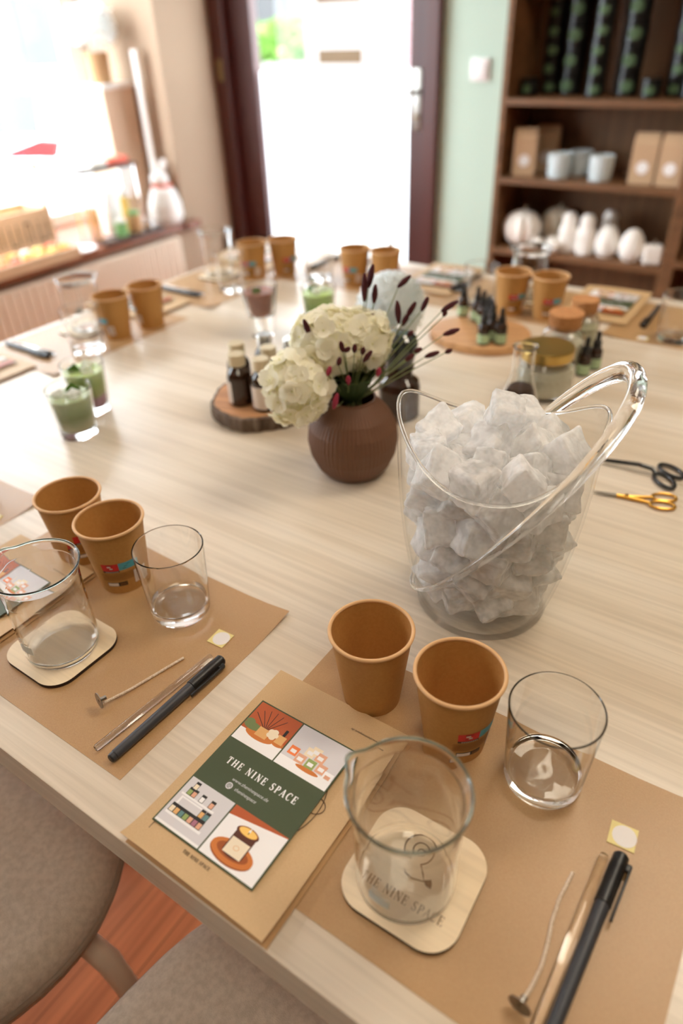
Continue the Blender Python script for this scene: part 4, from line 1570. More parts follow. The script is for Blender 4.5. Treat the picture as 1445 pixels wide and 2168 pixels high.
D90 = PI / 2
CA = math.radians(-88)    # which way the printed side of a cup looks
M_ = .0006
# nearest setting
W1 = 'at the nearest setting'
setting(W1, [
    ('mat', 'kraft paper placemat', -.121, .2965, 0, 0),
    ('envelope', 'kraft envelope carrying the green postcard', -.2555, .2445, 0, .0008),
    ('card', 'sharp green postcard with four photos', -.2640, .2352, .0, .0086),
    ('coaster', 'engraved wooden coaster under the beaker', -.118, .243, .02, M_),
    ('beaker', 'large spouted glass beaker on its coaster', -.1226, .2375, 0, .0048),
    ('cup', 'left kraft paper cup of the pair', -.2369, .3739, math.radians(100), M_),
    ('cup', 'right kraft paper cup with red and blue print', -.1483, .3712, math.radians(-36), M_),
    ('tumbler', 'clear empty tumbler right of the cups', -.0677, .3761, 0, M_),
    ('sticker', 'white round sticker above the pen cap', .0044, .3590, .08, M_),
    ('rod', 'clear stirring rod beside the pen', -.0045, .2640, -.02, M_),
    ('pen', 'grey pen with black cap', .0055, .2690, -.035, M_)], (0, 0, 0))
W2 = 'at the second setting from the right along the near edge'
setting('at the near-edge setting left of the postcard', [
    ('mat', 'kraft paper placemat', -.5555, .2985, 0, 0),
    ('envelope', 'kraft envelope carrying the half-hidden card', -.6855, .2465, 0, .0008),
    ('card', 'blurred postcard seen through the beaker', -.6905, .2372, 0, .0086),
    ('coaster', 'plain unmarked wooden coaster under the beaker', -.5462, .252, -.01, M_),
    ('beaker', 'large spouted glass beaker on its coaster', -.5436, .2523, math.radians(5), .0048),
    ('cup', 'rear kraft paper cup of the pair', -.6595, .3731, math.radians(-20), M_),
    ('cup', 'front kraft paper cup beside the tumbler', -.5771, .3649, math.radians(-47), M_),
    ('tumbler', 'clear empty tumbler beside the cups', -.4817, .3628, 0, M_),
    ('sticker', 'white round sticker by the tumbler', -.4126, .3512, .05, M_),
    ('rod', 'clear stirring rod beside the wick', -.4069, .2548, -.085, M_),
    ('pen', 'black pen lying closest to the mat edge', -.3900, .2560, -.035, M_)], (0, 0, 0))
for o in list(bpy.data.objects):            # this coaster lies with its blank side up
    if o.name.startswith('engraving') and o.parent and 'plain unmarked' in o.parent.get('label', ''):
        bpy.data.objects.remove(o)
setting('at the setting cut by the left picture edge', [
    ('mat', 'kraft paper placemat', -.988, .2985, .0, 0),
    ('tumbler', 'clear empty tumbler', -.905, .368, 0, M_),
    ('sticker', 'white round sticker', -.8300, .355, .0, M_),
    ('cup', 'kraft paper cup beside the tumbler', -1.0, .37, 0, M_),
    ('pen', 'black pen on the mat', -.82, .26, 0, M_)], (0, 0, 0))
# left end of the table, sitters face +x: angle -90 deg
LX = -1.57
setting('at the left table end nearest the picture edge', [
    ('envelope', 'kraft envelope with dark gap', -.312, .2445, 0, .0008),
    ('card', 'postcard', -.317, .2352, 0, .0086)], (LX, .329, -D90))
setting('at the left end setting behind the green drinks', [
    ('mat', 'kraft paper placemat', -.121, .2965, 0, 0),
    ('envelope', 'kraft envelope with dark gap', -.312, .2445, 0, .0008),
    ('card', 'postcard on the envelope', -.317, .2352, 0, .0086),
    ('coaster', 'wooden coaster under the beaker', -.136, .268, .02, M_),
    ('beaker', 'blurred glass beaker', -.1375, .272, math.radians(-20), .0048),
    ('cup', 'left kraft paper cup', -.2314, .3737, math.radians(-50), M_),
    ('cup', 'right kraft paper cup', -.148, .360, math.radians(-20), M_),
    ('tumbler', 'bright tumbler before the beaker', -.0575, .3726, 0, M_),
    ('rod', 'stirring rod', -.006, .262, -.02, M_),
    ('pen', 'grey pen', .0095, .262, 0, M_)], (LX, .762, -D90))
setting('at the far left corner setting', [
    ('mat', 'kraft paper placemat', -.121, .2965, 0, 0),
    ('envelope', 'kraft envelope', -.312, .2445, 0, .0008),
    ('card', 'postcard on the envelope', -.317, .2352, 0, .0086),
    ('coaster', 'wooden coaster under the beaker', -.146, .262, .02, M_),
    ('beaker', 'blurred glass beaker', -.1465, .262, math.radians(200), .0048),
    ('cup', 'nearer kraft paper cup', -.182, .3515, math.radians(10), M_),
    ('cup', 'farther kraft paper cup', -.246, .402, math.radians(60), M_),
    ('tumbler', 'empty tumbler before the cups', -.072, .3730, 0, M_),
    ('rod', 'stirring rod', -.006, .265, -.02, M_),
    ('pen', 'grey pen', .009, .265, 0, M_)], (LX, 1.195, -D90))
# far side, sitters face -y: angle 180 deg
FYY = 1.815
setting('at the far setting before the glass door', [
    ('mat', 'kraft paper placemat', -.121, .2965, 0, 0),
    ('envelope', 'kraft envelope', -.340, .2445, 0, .0008),
    ('card', 'postcard with green band on the envelope', -.345, .2352, 0, .0086),
    ('coaster', 'wooden coaster under the beaker', -.165, .250, .02, M_),
    ('beaker', 'faint glass beaker', -.165, .252, math.radians(170), .0048),
    ('cup', 'left kraft paper cup', -.166, .364, math.radians(90), M_),
    ('cup', 'right kraft paper cup', -.2455, .350, math.radians(-170), M_),
    ('tumbler', 'empty tumbler', -.068, .378, 0, M_),
    ('rod', 'stirring rod', -.0065, .262, -.02, M_),
    ('pen', 'grey pen', .0055, .262, -.035, M_)], (-1.12, FYY, PI))
setting('at the far setting before the mint wall', [
    ('mat', 'kraft paper placemat', -.121, .2965, 0, 0),
    ('envelope', 'kraft envelope', -.3215, .2445, 0, .0008),
    ('card', 'postcard with green band on the envelope', -.3235, .2352, 0, .0086),
    ('coaster', 'wooden coaster under the beaker', -.151, .272, .02, M_),
    ('beaker', 'glass beaker against the bookcase', -.151, .276, math.radians(200), .0048),
    ('cup', 'left kraft paper cup', -.1512, .374, math.radians(130), M_),
    ('cup', 'right kraft paper cup', -.2305, .367, math.radians(120), M_),
    ('tumbler', 'empty tumbler left of the cups', -.0742, .3663, 0, M_),
    ('rod', 'stirring rod', .004, .245, -.02, M_),
    ('pen', 'grey pen', .018, .245, -.035, M_)], (-.693, FYY, PI))
setting('at the far right setting before the bookcase', [
    ('mat', 'kraft paper placemat', -.121, .2965, 0, 0),
    ('tumbler', 'clear empty tumbler cut by the picture edge', -.0677, .374, 0, M_),
    ('sticker', 'white round sticker', -.015, .395, .05, M_),
    ('pen', 'black pen', .0, .270, .02, M_)], (-.267, FYY, PI))

wk = make_wick([(-.0188, .3091, .0022), (-.0207, .285, .0022), (-.0198, .268, .002), (-.0170, .250, .002), (-.0157, .2346, .002), (-.0168, .22, .002), (-.0189, .2032, .003)])
wk['label'] = 'twisted white candle wick with steel tab beside the grey pen'
wk.location.z = TT
wk2 = make_wick([(-.4255, .3093, .0022), (-.4300, .292, .0022), (-.4352, .272, .002), (-.4407, .248, .003), (-.4478, .2205, .006)])
wk2['label'] = 'pale candle wick with metal tab left of the black pen'
wk2.location.z = TT
for a in (wk, wk2):
    a['group'] = 'candle wicks with metal tabs'

# ------------------------------------------------------------------ ice bucket
BC = Vector((-.2075, .5575, TT))
BA = math.atan2(.324, .946)
bk = thing('ice_bucket', 'clear acrylic ice bucket with slanted ring handle full of ice', 'ice bucket', BC, BA)


def zrim(a):
    c = math.cos(a)
    return .183 + .053 * abs(c) ** 2.4


PROFB = [(0, .0685), (.012, .0700), (.02, .0735), (.035, .0772), (.06, .0824), (.09, .0872), (.12, .0905), (.15, .0927), (.18, .0940), (.21, .0948), (.25, .0953)]


def rprof(z):
    for (z0, r0), (z1, r1) in zip(PROFB, PROFB[1:]):
        if z <= z1:
            return r0 + (r1 - r0) * (z - z0) / (z1 - z0)
    return PROFB[-1][1]


def stretch(x, y, z):
    k = min(1, z / .2)
    return (x * (1 + .02 * k), y * (1 - .05 * k), z)


n = 120
LV = [0, .004] + [k / 22 for k in range(1, 22)] + [.996, 1]
NV = len(LV) - 1
vs, fs = [], []
T_ = .0028
for k in range(n):
    a = 2 * PI * k / n
    zr = zrim(a)
    col = []
    for i in LV:
        z = .012 + (zr - .012) * i
        r = rprof(z)
        col.append(stretch(r * math.cos(a), r * math.sin(a), z))
    col.append(stretch((rprof(zr) - T_ / 2) * math.cos(a), (rprof(zr) - T_ / 2) * math.sin(a), zr + .0012))
    for i in reversed(LV):
        z = max(.016, .012 + (zr - .012) * i)
        r = rprof(z) - T_
        col.append(stretch(r * math.cos(a), r * math.sin(a), z))
    vs += col
m_ = 2 * NV + 3
for k in range(n):
    q = (k + 1) % n
    for i in range(m_ - 1):
        fs.append((k * m_ + i, q * m_ + i, q * m_ + i + 1, k * m_ + i + 1))
# foot ring and floors
o_ = len(vs)
foot = [(.0695, .0085), (.0705, .004), (.0685, 0), (.060, 0), (.054, .004), (0, .005)]
rows = [[k * m_ for k in range(n)]]
for r, z in foot:
    if r == 0:
        rows.append([len(vs)] * n)
        vs.append((0, 0, z))
    else:
        rows.append([len(vs) + k for k in range(n)])
        vs += [(r * math.cos(2 * PI * k / n), r * math.sin(2 * PI * k / n), z) for k in range(n)]
for A, B in zip(rows, rows[1:]):
    for k in range(n):
        q = (k + 1) % n
        g_ = []
        for i in (A[q], A[k], B[k], B[q]):
            if i not in g_:
                g_.append(i)
        fs.append(tuple(g_))
ci = len(vs)
vs.append((0, 0, .016))
for k in range(n):
    fs.append((k * m_ + m_ - 1, ((k + 1) % n) * m_ + m_ - 1, ci))
MB().add(vs, fs).obj('bucket_body', 'acrylic_sheet', bk, smooth=50)
rim_pts = []
for k in range(160):
    a = 2 * PI * k / 160
    zr = zrim(a)
    rr_ = rprof(zr) - T_ / 2
    rim_pts.append(stretch(rr_ * math.cos(a), rr_ * math.sin(a), zr + .0012))
MB().tube(rim_pts, .0019, 10, closed=True).obj('bucket_rim', 'acrylic', bk, smooth=80)
MB().lathe([(0, .0165), (.0655, .0165), (.067, .020), (.0660, .0235), (.064, .0195), (0, .0185)], 96).obj('bucket_floor', 'acrylic_sheet', bk, smooth=50)
# slanted ring handle
hp, hr = [], []
p0, p1 = Vector((-.0755, 0, .028)), Vector((.112, 0, .272))
cen = (p0 + p1) / 2
ax = (p1 - p0) / 2
NH = 96
for k in range(NH):
    a = 2 * PI * k / NH
    s_ = math.cos(a)
    b_ = math.sin(a)
    p = cen + ax * s_
    zz = max(.02, min(.24, p.z))
    half = .0965 * (abs(b_) ** .92) * math.copysign(1, b_)
    y = half * (1 - .0 * s_)
    # keep the low half outside the bucket wall
    if s_ < .25:
        rx = rprof(max(.0, p.z)) + .0035
        need = math.sqrt(max(0, rx * rx - p.x * p.x))
        y = math.copysign(max(abs(y) if abs(y) < need + .006 else need + .006, need), b_) if abs(b_) > 1e-6 else 0
    hp.append((p.x, y, p.z))
    tk = (s_ + 1) / 2
    hr.append(.0028 + .0072 * tk ** 1.1)
for _ in range(6):
    hp = [tuple((Vector(hp[i - 1]) + Vector(hp[i]) * 2 + Vector(hp[(i + 1) % NH])) / 4) for i in range(NH)]
MB().tube(hp, hr, 18, closed=True, flat=.8).obj('ring_handle', 'acrylic', bk, smooth=70)


# ice: relaxed packing of rough cubes
def pack():
    g = np.random.default_rng(11)
    N_ = 84
    R_ = .0186
    P = np.stack([g.uniform(-.05, .05, N_), g.uniform(-.05, .05, N_), g.uniform(.03, .30, N_)], 1)
    for it in range(700):
        P[:, 2] -= .0006
        for _ in range(3):
            d = P[:, None] - P[None]
            L = np.linalg.norm(d, axis=2) + np.eye(N_)
            ov = np.clip(2 * R_ - L, 0, None)
            np.fill_diagonal(ov, 0)
            P += .28 * (d / L[..., None] * ov[..., None]).sum(1)
            rr = np.hypot(P[:, 0], P[:, 1])
            zz = np.clip(P[:, 2], 0, .25)
            lim = np.interp(zz, [p[0] for p in PROFB], [p[1] for p in PROFB]) * .965 - T_ - R_ * 1.17
            k = np.where(rr > lim, lim / np.maximum(rr, 1e-6), 1)
            P[:, :2] *= k[:, None]
            P[:, 2] = np.maximum(P[:, 2], .021 + R_ * .98)
    return P


def ice_mesh(seed, size):
    bm = bmesh.new()
    bmesh.ops.create_cube(bm, size=1)
    bmesh.ops.bevel(bm, geom=bm.edges[:], offset=.16, segments=3, affect='EDGES', profile=.6)
    bmesh.ops.subdivide_edges(bm, edges=bm.edges[:], cuts=2, use_grid_fill=True)
    off = Vector((seed * 3.1, seed * 1.7, seed * 2.3))
    g = random.Random(seed)
    sc_ = Vector((g.uniform(.8, 1.08), g.uniform(.8, 1.08), g.uniform(.75, 1.05)))
    for v_ in bm.verts:
        p = v_.co.copy()
        nz = mnoise.noise(p * 1.8 + off)
        n3 = mnoise.noise(p * 4.2 + off * 2)
        d = 1 + .24 * nz + .13 * n3
        v_.co = Vector((p.x * sc_.x, p.y * sc_.y, p.z * sc_.z)) * d * size
    me = bpy.data.meshes.new('ice_cube')
    bm.to_mesh(me)
    bm.free()
    me.polygons.foreach_set('use_smooth', [True] * len(me.polygons))
    me.set_sharp_from_angle(angle=math.radians(48))
    return me


variants = []
for k in range(14):
    me = ice_mesh(k + 1, .0372)
    me.materials.append(MATS['ice' if k % 3 else 'ice_clear'])
    variants.append(me)
PK = pack()
order = np.argsort(-PK[:, 2])
rb_ = Matrix.Rotation(BA, 3, 'Z')
gi = random.Random(21)
topk = PK[order[0]].copy()
for i, p in enumerate(PK):
    o = bpy.data.objects.new('ice_cube', variants[i % 14])
    COL.objects.link(o)
    o.location = BC + rb_ @ Vector(p)
    o.rotation_euler = (gi.uniform(0, 6.3), gi.uniform(0, 6.3), gi.uniform(0, 6.3))
    tag(o, 'translucent rough ice cube heaped in the clear bucket', 'ice cube', 'ice cubes in the bucket')

me = ice_mesh(31, .040)
me.materials.append(MATS['ice_clear'])
o = bpy.data.objects.new('ice_cube', me)
COL.objects.link(o)
near = max(p[2] for p in PK if np.hypot(p[0] - .004, p[1] - .026) < .028)
o.location = BC + rb_ @ Vector((.004, .026, min(near + .030, .214)))
o.rotation_euler = (.3, .2, .5)
tag(o, 'large clear ice chunk peaking above the heap in the bucket', 'ice cube', 'ice cubes in the bucket')

# ------------------------------------------------------------------ flowers in the brown vase
VX, VY = -.4785, .7130
vz = thing('ribbed_vase', 'round brown ribbed vase holding white hydrangeas', 'vase', (VX, VY, TT))


def vrib(p, a):
    k = 1 + .010 * math.cos(a * 64)
    return (p[0] * k, p[1] * k, p[2])


vp = [(0, 0), (.036, 0), (.042, .002), (.052, .014), (.0605, .034), (.0635, .054), (.0610, .074), (.0520, .092), (.0400, .106), (.0340, .113), (.0335, .116), (.0310, .116), (.0320, .112), (.0380, .103), (.0490, .089), (.0570, .072), (.0590, .054), (.055, .03), (.04, .008), (0, .006)]
MB().lathe(vp, 512, fn=vrib).obj('vase_body', 'vase_brown', vz, smooth=70)

NECK = Vector((VX, VY, TT + .112))


def petal_quad(f, c, nrm, tan, s, cup, mi):
    b_ = nrm.cross(tan)
    grid = []
    for j in range(4):
        for i in range(3):
            x = (i - 1) / 1
            y = j / 3
            wdt = (.34, .62, .62, .30)[j]
            p = tan * (y * s) + b_ * (x * wdt * s) + nrm * (cup * s * (y * y * .55 + .3 * x * x) - .0006 * (j == 3))
            grid.append(c + p)
    fs = []
    for j in range(3):
        for i in range(2):
            a = j * 3 + i
            fs.append((a, a + 1, a + 4, a + 3))
    f.add(grid, fs, mi)


def hydrangea(name, label, centers, stem_to, seed, nflo=95, psize=.0165):
    t = thing(name, label, 'flower', NECK, 0, 'hydrangeas in the brown vase')
    g = random.Random(seed)
    f = MB()
    hearts = MB()
    for (cx, cy, cz, R_) in centers:
        C0 = Vector((cx, cy, cz)) - NECK
        for k in range(nflo):
            z = 1 - 2 * (k + .5) / nflo
            a = k * 2.39996 + g.uniform(-.2, .2)
            d = Vector((math.sqrt(1 - z * z) * math.cos(a), math.sqrt(1 - z * z) * math.sin(a), z))
            d = (d + Vector((g.uniform(-.2, .2), g.uniform(-.2, .2), g.uniform(-.2, .2)))).normalized()
            c = C0 + d * R_ * g.uniform(.84, 1.08)
            ref = Vector((g.uniform(-1, 1), g.uniform(-1, 1), g.uniform(-1, 1)))
            tn = (ref - d * ref.dot(d)).normalized()
            for q in range(4):
                tq = Matrix.Rotation(q * PI / 2 + g.uniform(-.2, .2), 3, d) @ tn
                tilt = Matrix.Rotation(g.uniform(-.3, .35), 3, d.cross(tq))
                petal_quad(f, c, (tilt @ d).normalized(), (tilt @ tq).normalized(), psize * g.uniform(.85, 1.2), g.uniform(.1, .5), 0)
            hearts.lathe([(0, -.0012), (.0013, 0), (0, .0012)], 6, tuple(c + d * .0012))
    f.obj('flower_head', 'petal', t, smooth=80)
    hearts.obj('floret_hearts', 'petal_heart', t)
    p = Vector(stem_to) - NECK
    MB().tube([(0, 0, -.07), (0, 0, -.01), tuple(p * .5 + Vector((0, 0, .015))), tuple(p)], .0028, 8).obj('stem', 'stem_green', t)
    return t


# camera-right / towards-camera directions on the table, for laying the bunch out in depth
CRv, CFv = Vector((.817, .577, 0)), Vector((.577, -.817, 0))


def at(du, dt, z):
    """du: metres to the right along the viewing line, dt: metres towards the viewer"""
    return Vector((VX, VY, TT)) + CRv * du + CFv * dt + Vector((0, 0, z))


h1 = at(-.071, .03, .147)
h2 = at(-.030, -.01, .190)
h3 = at(.014, -.022, .188)
hydrangea('white_hydrangea', 'creamy white hydrangea drooping over the vase front left', [(h1.x, h1.y, h1.z, .042)], tuple(at(-.05, .02, .14)), 3, 110, .0150)
hydrangea('white_hydrangea', 'creamy white hydrangea standing upright behind the drooping one', [(h2.x, h2.y, h2.z, .043), (h3.x, h3.y, h3.z, .036)], tuple(at(-.02, -.01, .165)), 9, 100, .0150)
lv = MB()
g = random.Random(4)
for k in range(12):
    a = g.uniform(0, 6.28)
    d = Vector((math.cos(a), math.sin(a), 0))
    s_ = Vector((-d.y, d.x, 0))
    b0 = Vector((0, 0, -.02))
    L_ = g.uniform(.035, .06)
    row = []
    for j in range(5):
        y = j / 4
        cpt = b0 + d * (.012 + L_ * y * .75) + Vector((0, 0, .02 + .045 * math.sin(y * 1.8)))
        wv = (.2, .9, 1, .7, .05)[j] * .012
        row.append((cpt - s_ * wv, cpt + Vector((0, 0, -.002)), cpt + s_ * wv))
    vs = [p for r_ in row for p in r_]
    lv.add(vs, [(3 * j + i, 3 * j + i + 1, 3 * j + i + 4, 3 * j + i + 3) for j in range(4) for i in range(2)])
o = lv.obj('leaf_bunch', 'leaf_green', smooth=80, loc=NECK)
tag(o, 'dark green leaves bunched in the vase mouth', 'leaves', kind='stuff')


def pix(u, v_, t):
    """head position inside the bouquet: u,v in hundredths of the bunch (measured from the vase mouth), t depth"""
    return at(u, t, v_)


def head(f, p, d, L_, r):
    d = d.normalized()
    n_ = 9
    pts = [p + d * (L_ * (k / (n_ - 1) - .5)) for k in range(n_)]
    rs = [r * max(.15, math.sin(PI * (k + .35) / (n_ - .3))) ** .5 for k in range(n_)]
    o = len(f.v)
    f.tube(pts, rs, 12)
    for i in range(o, len(f.v)):
        v_ = Vector(f.v[i])
        k = mnoise.noise(v_ * 900) * .0007
        f.v[i] = tuple(v_ + (v_ - p).normalized() * k)


BUR = [  # label, heads: (right, height, toward viewer, length, lean right)
    ('tallest burnet stem with long dark heads above the hydrangeas', [(.0208, .2538, -.03, .036, .02), (.0292, .2665, -.035, .03, .2), (.034, .245, -.03, .024, .1)]),
    ('burnet stem with a slanting head before the white blossom', [(.0736, .2532, -.05, .022, .75)]),
    ('burnet stem with two long heads right of the hydrangeas', [(.0633, .2231, -.02, .03, -.08), (.0805, .226, -.02, .022, .5), (.0731, .2129, -.02, .018, .45)]),
    ('burnet stem with a slim head high at the right', [(.099, .2291, -.03, .02, .4)]),
    ('burnet stem with dark heads spreading far to the right', [(.1299, .2283, -.02, .024, .85), (.1244, .2193, -.02, .009, .3)]),
    ('burnet stem reaching right with a long horizontal head', [(.1326, .1975, -.01, .022, .95), (.078, .2016, 0, .009, .7)]),
    ('low burnet stem pointing right with reddish buds', [(.1071, .1716, 0, .02, .95), (.1287, .1752, 0, .01, .9), (.0874, .1823, .01, .011, .9), (.0757, .1774, .02, .014, .8)]),
    ('burnet stem standing left with one round dark head', [(-.0543, .2224, .02, .022, -.3), (-.0353, .1876, .03, .014, -.4)]),
    ('burnet stem with small buds before the hydrangea', [(-.0117, .2035, .04, .014, -.2), (-.005, .1993, .04, .009, .8), (.0042, .2004, .04, .011, .1), (-.0158, .1864, .045, .011, .2), (.0145, .1968, .04, .01, .2), (.0202, .1893, .04, .018, .6)]),
    ('burnet stem with small heads between the white blossoms', [(.0295, .215, -.03, .019, -.25), (.0377, .2134, -.03, .014, .5), (.0185, .2228, -.03, .007, 0)]),
    ('drooping burnet stem with pink heads before the vase mouth', [(-.029, .1783, .055, .013, .3), (-.0051, .1626, .05, .012, 0), (-.0225, .1389, .06, .022, .25), (.0344, .1655, .035, .012, .2)]),
]
for lb, hs_ in BUR:
    t = thing('burnet_stem', lb, 'flower', NECK, 0, 'dark red burnet stems in the vase')
    st_ = MB()
    base = Vector((g.uniform(-.012, .012), g.uniform(-.012, .012), -.06))
    for (u, hh, tt, L_, lean) in hs_:
        p = at(u, tt, hh) - NECK
        d = CRv * lean + Vector((0, 0, 1)) * math.sqrt(max(.02, 1 - lean * lean))
        f = MB()
        head(f, p, d, L_, .0029 + .038 * min(L_, .03))
        f.obj('flower_head', 'burnet_pink' if 'pink' in lb else 'burnet', t, smooth=80)
        e = p - d.normalized() * L_ * .45
        midp = base * .2 + e * .6 + Vector((0, 0, .012))
        neckp = Vector((base.x * .9, base.y * .9, 0))
        st_.tube([tuple(base), tuple(neckp), tuple(midp), tuple(e)], [.0011, .0010, .0008, .0006], 6)
    st_.obj('stem', 'stem_green', t)

# white blossom in an amber bottle behind, apothecary bottle with dark stopper
ab = thing('amber_bottle', 'amber glass bottle under the white blossom behind the vase', 'bottle', (-.605, 1.032, TT))
AP = [(0, 0), (.027, 0), (.030, .004), (.0305, .044), (.027, .054), (.018, .062), (.016, .076), (.018, .078), (.015, .078), (.014, .063), (.025, .052), (.028, .043), (.027, .006), (0, .005)]
MB().lathe(AP, 48).obj('bottle_body', 'amber_glass', ab)
wf = thing('white_chrysanthemum', 'round pale white blossom in the amber bottle', 'flower', (-.605, 1.032, TT + .073))
f = MB()
g = random.Random(8)
for k in range(170):
    z = 1 - 1.75 * (k + .5) / 170
    a = k * 2.39996
    d = Vector((math.sqrt(max(0, 1 - z * z)) * math.cos(a), math.sqrt(max(0, 1 - z * z)) * math.sin(a), z))
    ref = Vector((0, 0, 1)) if abs(d.z) < .95 else Vector((1, 0, 0))
    tn = (ref - d * ref.dot(d)).normalized()
    petal_quad(f, Vector((0, 0, .050)) + d * .040 - tn * .008, (d - tn * .45).normalized(), (tn + d * .55).normalized(), .026, .5, 0)
f.obj('petals', 'petal_white', wf, smooth=80)
MB().tube([(0, 0, -.06), (0, 0, .03)], .003, 8).obj('stem', 'stem_green', wf)
ap = thing('apothecary_bottle', 'dark brown apothecary bottle with glass stopper right of the vase', 'bottle', (-.508, .895, TT))
MB().lathe([(0, 0), (.030, 0), (.0335, .004), (.034, .052), (.031, .062), (.022, .070), (.0205, .078), (.0235, .082), (.0235, .086), (0, .086)], 56).obj('bottle_body', 'amber_dark', ap)
MB().lathe([(0, .086), (.021, .086), (.0225, .094), (.026, .108), (.0285, .122), (.0255, .134), (.016, .141), (0, .143)], 48).obj('stopper', 'dark_glass', ap)

# ------------------------------------------------------------------ wood slice with brown bottles
ws = thing('wood_slice', 'round wood slice with bark edge under the brown bottles', 'wood slice', (-.7165, .7985, TT), .3)


def wob(p, a):
    k = 1 + .03 * math.sin(3 * a + 1) + .018 * math.sin(7 * a) + (.012 * math.sin(23 * a) if p[2] < .026 else 0)
    return (p[0] * k, p[1] * k, p[2])


MB().lathe([(.074, .001), (.085, 0), (.0885, .008), (.089, .018), (.0875, .0245), (.081, .0255), (.081, .001)], 120, fn=wob, closed=True).obj('bark', 'bark', ws, smooth=50)
MB().lathe([(0, 0.0005), (.080, .0005), (.0815, .0262), (0, .0265)], 120, fn=wob).obj('slice_core', 'slab_top', ws, smooth=40)


def make_brown(label, loc, cap):
    t = thing('brown_bottle', label, 'bottle', loc, 0, 'brown bottles on the wood slice')
    MB().lathe([(0, 0), (.017, 0), (.0195, .002), (.0195, .048), (.0175, .056), (.012, .063), (.0105, .066), (.0105, .070), (0, .070)], 40).obj('bottle_body', 'amber_dark', t)
    f = MB()
    f.lathe([(0, .067), (.0135, .067), (.0138, .0685), (.0135, .070), (.0135, .0735), (.0139, .075), (.0135, .0765), (.0135, .084), (.0125, .0855), (0, .0855)], 40)
    f.obj('screw_cap', cap, t)
    f = MB()
    vs = []
    for k in range(13):
        a = math.radians(-145 + 120 * k / 12)
        for z in (.006, .043):
            vs.append((.0199 * math.cos(a), .0199 * math.sin(a), z))
    f.add(vs, [(2 * k, 2 * k + 2, 2 * k + 3, 2 * k + 1) for k in range(12)])
    f.obj('paper_label', 'label_cream', t, smooth=60)
    return t


SZ_ = TT + .0266
b1 = make_brown('brown bottle with cream cap and label at the slice front', (-.680, .762, SZ_), 'cap_cream')
b1.rotation_euler.z = -.25
dup(b1, (-.7265, .757, SZ_), -1.15, 'brown bottle at the slice left front, label turned left')
dup(b1, (-.757, .792, SZ_), -1.6, 'brown bottle behind the left front one')
dup(b1, (-.700, .805, SZ_), .6, 'brown bottle in the slice middle, half behind the front one')
b2 = make_brown('brown bottle with silver cap at the slice rear', (-.742, .846, SZ_), 'cap_silver')
dup(b2, (-.690, .852, SZ_), 1.0, 'brown bottle with silver cap at the slice right rear')
dup(b2, (-.655, .815, SZ_), 1.6, 'silver capped brown bottle on the slice hidden by the hydrangea')


# ------------------------------------------------------------------ drinks
def make_drink(label, loc, liquid, H_=.082, R1=.0362, R0=.029, fill=.066, cubes=3, top='drink_foam', seed=1, base=.012):
    t = thing('drink_glass', label, 'drink', loc, 0, 'drinks in clear glasses')
    pr = [(0, .0006), (R0 - .004, 0), (R0 - .001, .001), (R0, .004), (R1, H_ - .001), (R1 - .0007, H_), (R1 - .0016, H_ - .001), (R0 - .0012, base + .004), (R0 - .005, base), (0, base - .001)]
    MB().lathe(pr, 64).obj('glass_body', 'glass', t, smooth=50)

    def ri(z):
        return R0 - .0014 + (R1 - R0) * (z - base) / (H_ - base) - .0007
    o = MB().lathe([(0, 0), (ri(base + .004) - .004, 0), (ri(base + .004) - .0004, .004), (ri(fill), fill - base - .0015), (ri(fill) - .002, fill - base), (0, fill - base)], 48).obj('liquid', liquid, t)
    o.location.z = base + .0006
    g_ = random.Random(seed)
    for k in range(cubes):
        a = 2.1 * k + seed
        s_ = .017
        c_ = MB().box((0, 0, 0), (s_, s_, s_)).obj('floating_ice', 'mint_ice' if k == 0 else 'ice', t, bevel=.002)
        c_.location = (.014 * math.cos(a), .014 * math.sin(a), fill + .002)
        c_.rotation_euler = (g_.uniform(-.6, .6), g_.uniform(-.6, .6), g_.uniform(0, 3))
    return t


make_drink('matcha green drink with ice, front of the two at the left', (-.9234, .577, TT), 'matcha', fill=.068, seed=2)
make_drink('green and purple layered drink behind the front matcha glass', (-.9721, .6445, TT), 'matcha_purple', H_=.088, fill=.074, seed=4)
make_drink('bright green and yellow drink behind the hydrangeas', (-.835, 1.131, TT), 'matcha_mango', H_=.10, R1=.036, R0=.028, fill=.088, seed=3)
make_drink('chocolate brown drink in a clear glass behind the brown bottles', (-.936, 1.066, TT), 'chocolate', H_=.105, R1=.037, R0=.024, fill=.094, cubes=1, seed=5, base=.045)

# ------------------------------------------------------------------ flask, jars, board with dropper bottles
fk = thing('conical_flask', 'conical glass flask half filled with dark brown granules', 'flask', (-.330, .9595, TT))
MB().lathe([(0, 0), (.036, 0), (.040, .003), (.039, .010), (.0165, .088), (.0165, .128), (.019, .131), (.0185, .132), (.0150, .128), (.0150, .087), (.0372, .011), (.036, .005), (0, .0025)], 64).obj('flask_body', 'glass', fk, smooth=50)
MB().lathe([(0, .0035), (.0345, .0055), (.0355, .0105), (.0215, .060), (.018, .066), (0, .070)], 48).obj('brown_granules', 'coffee', fk)
gj = thing('wax_jar', 'round glass jar of white wax flakes with gold lid', 'jar', (-.337, 1.090, TT))
MB().lathe([(0, 0), (.036, 0), (.043, .004), (.050, .022), (.051, .042), (.047, .058), (.042, .064), (.042, .070), (.0405, .070), (.0405, .064), (.0455, .057), (.0495, .042), (.0485, .022), (.042, .006), (0, .003)], 64).obj('jar_body', 'glass', gj, smooth=60)
MB().lathe([(0, .0035), (.0415, .0068), (.0475, .022), (.0485, .040), (.044, .052), (0, .056)], 48).obj('wax_flakes', 'granules', gj)
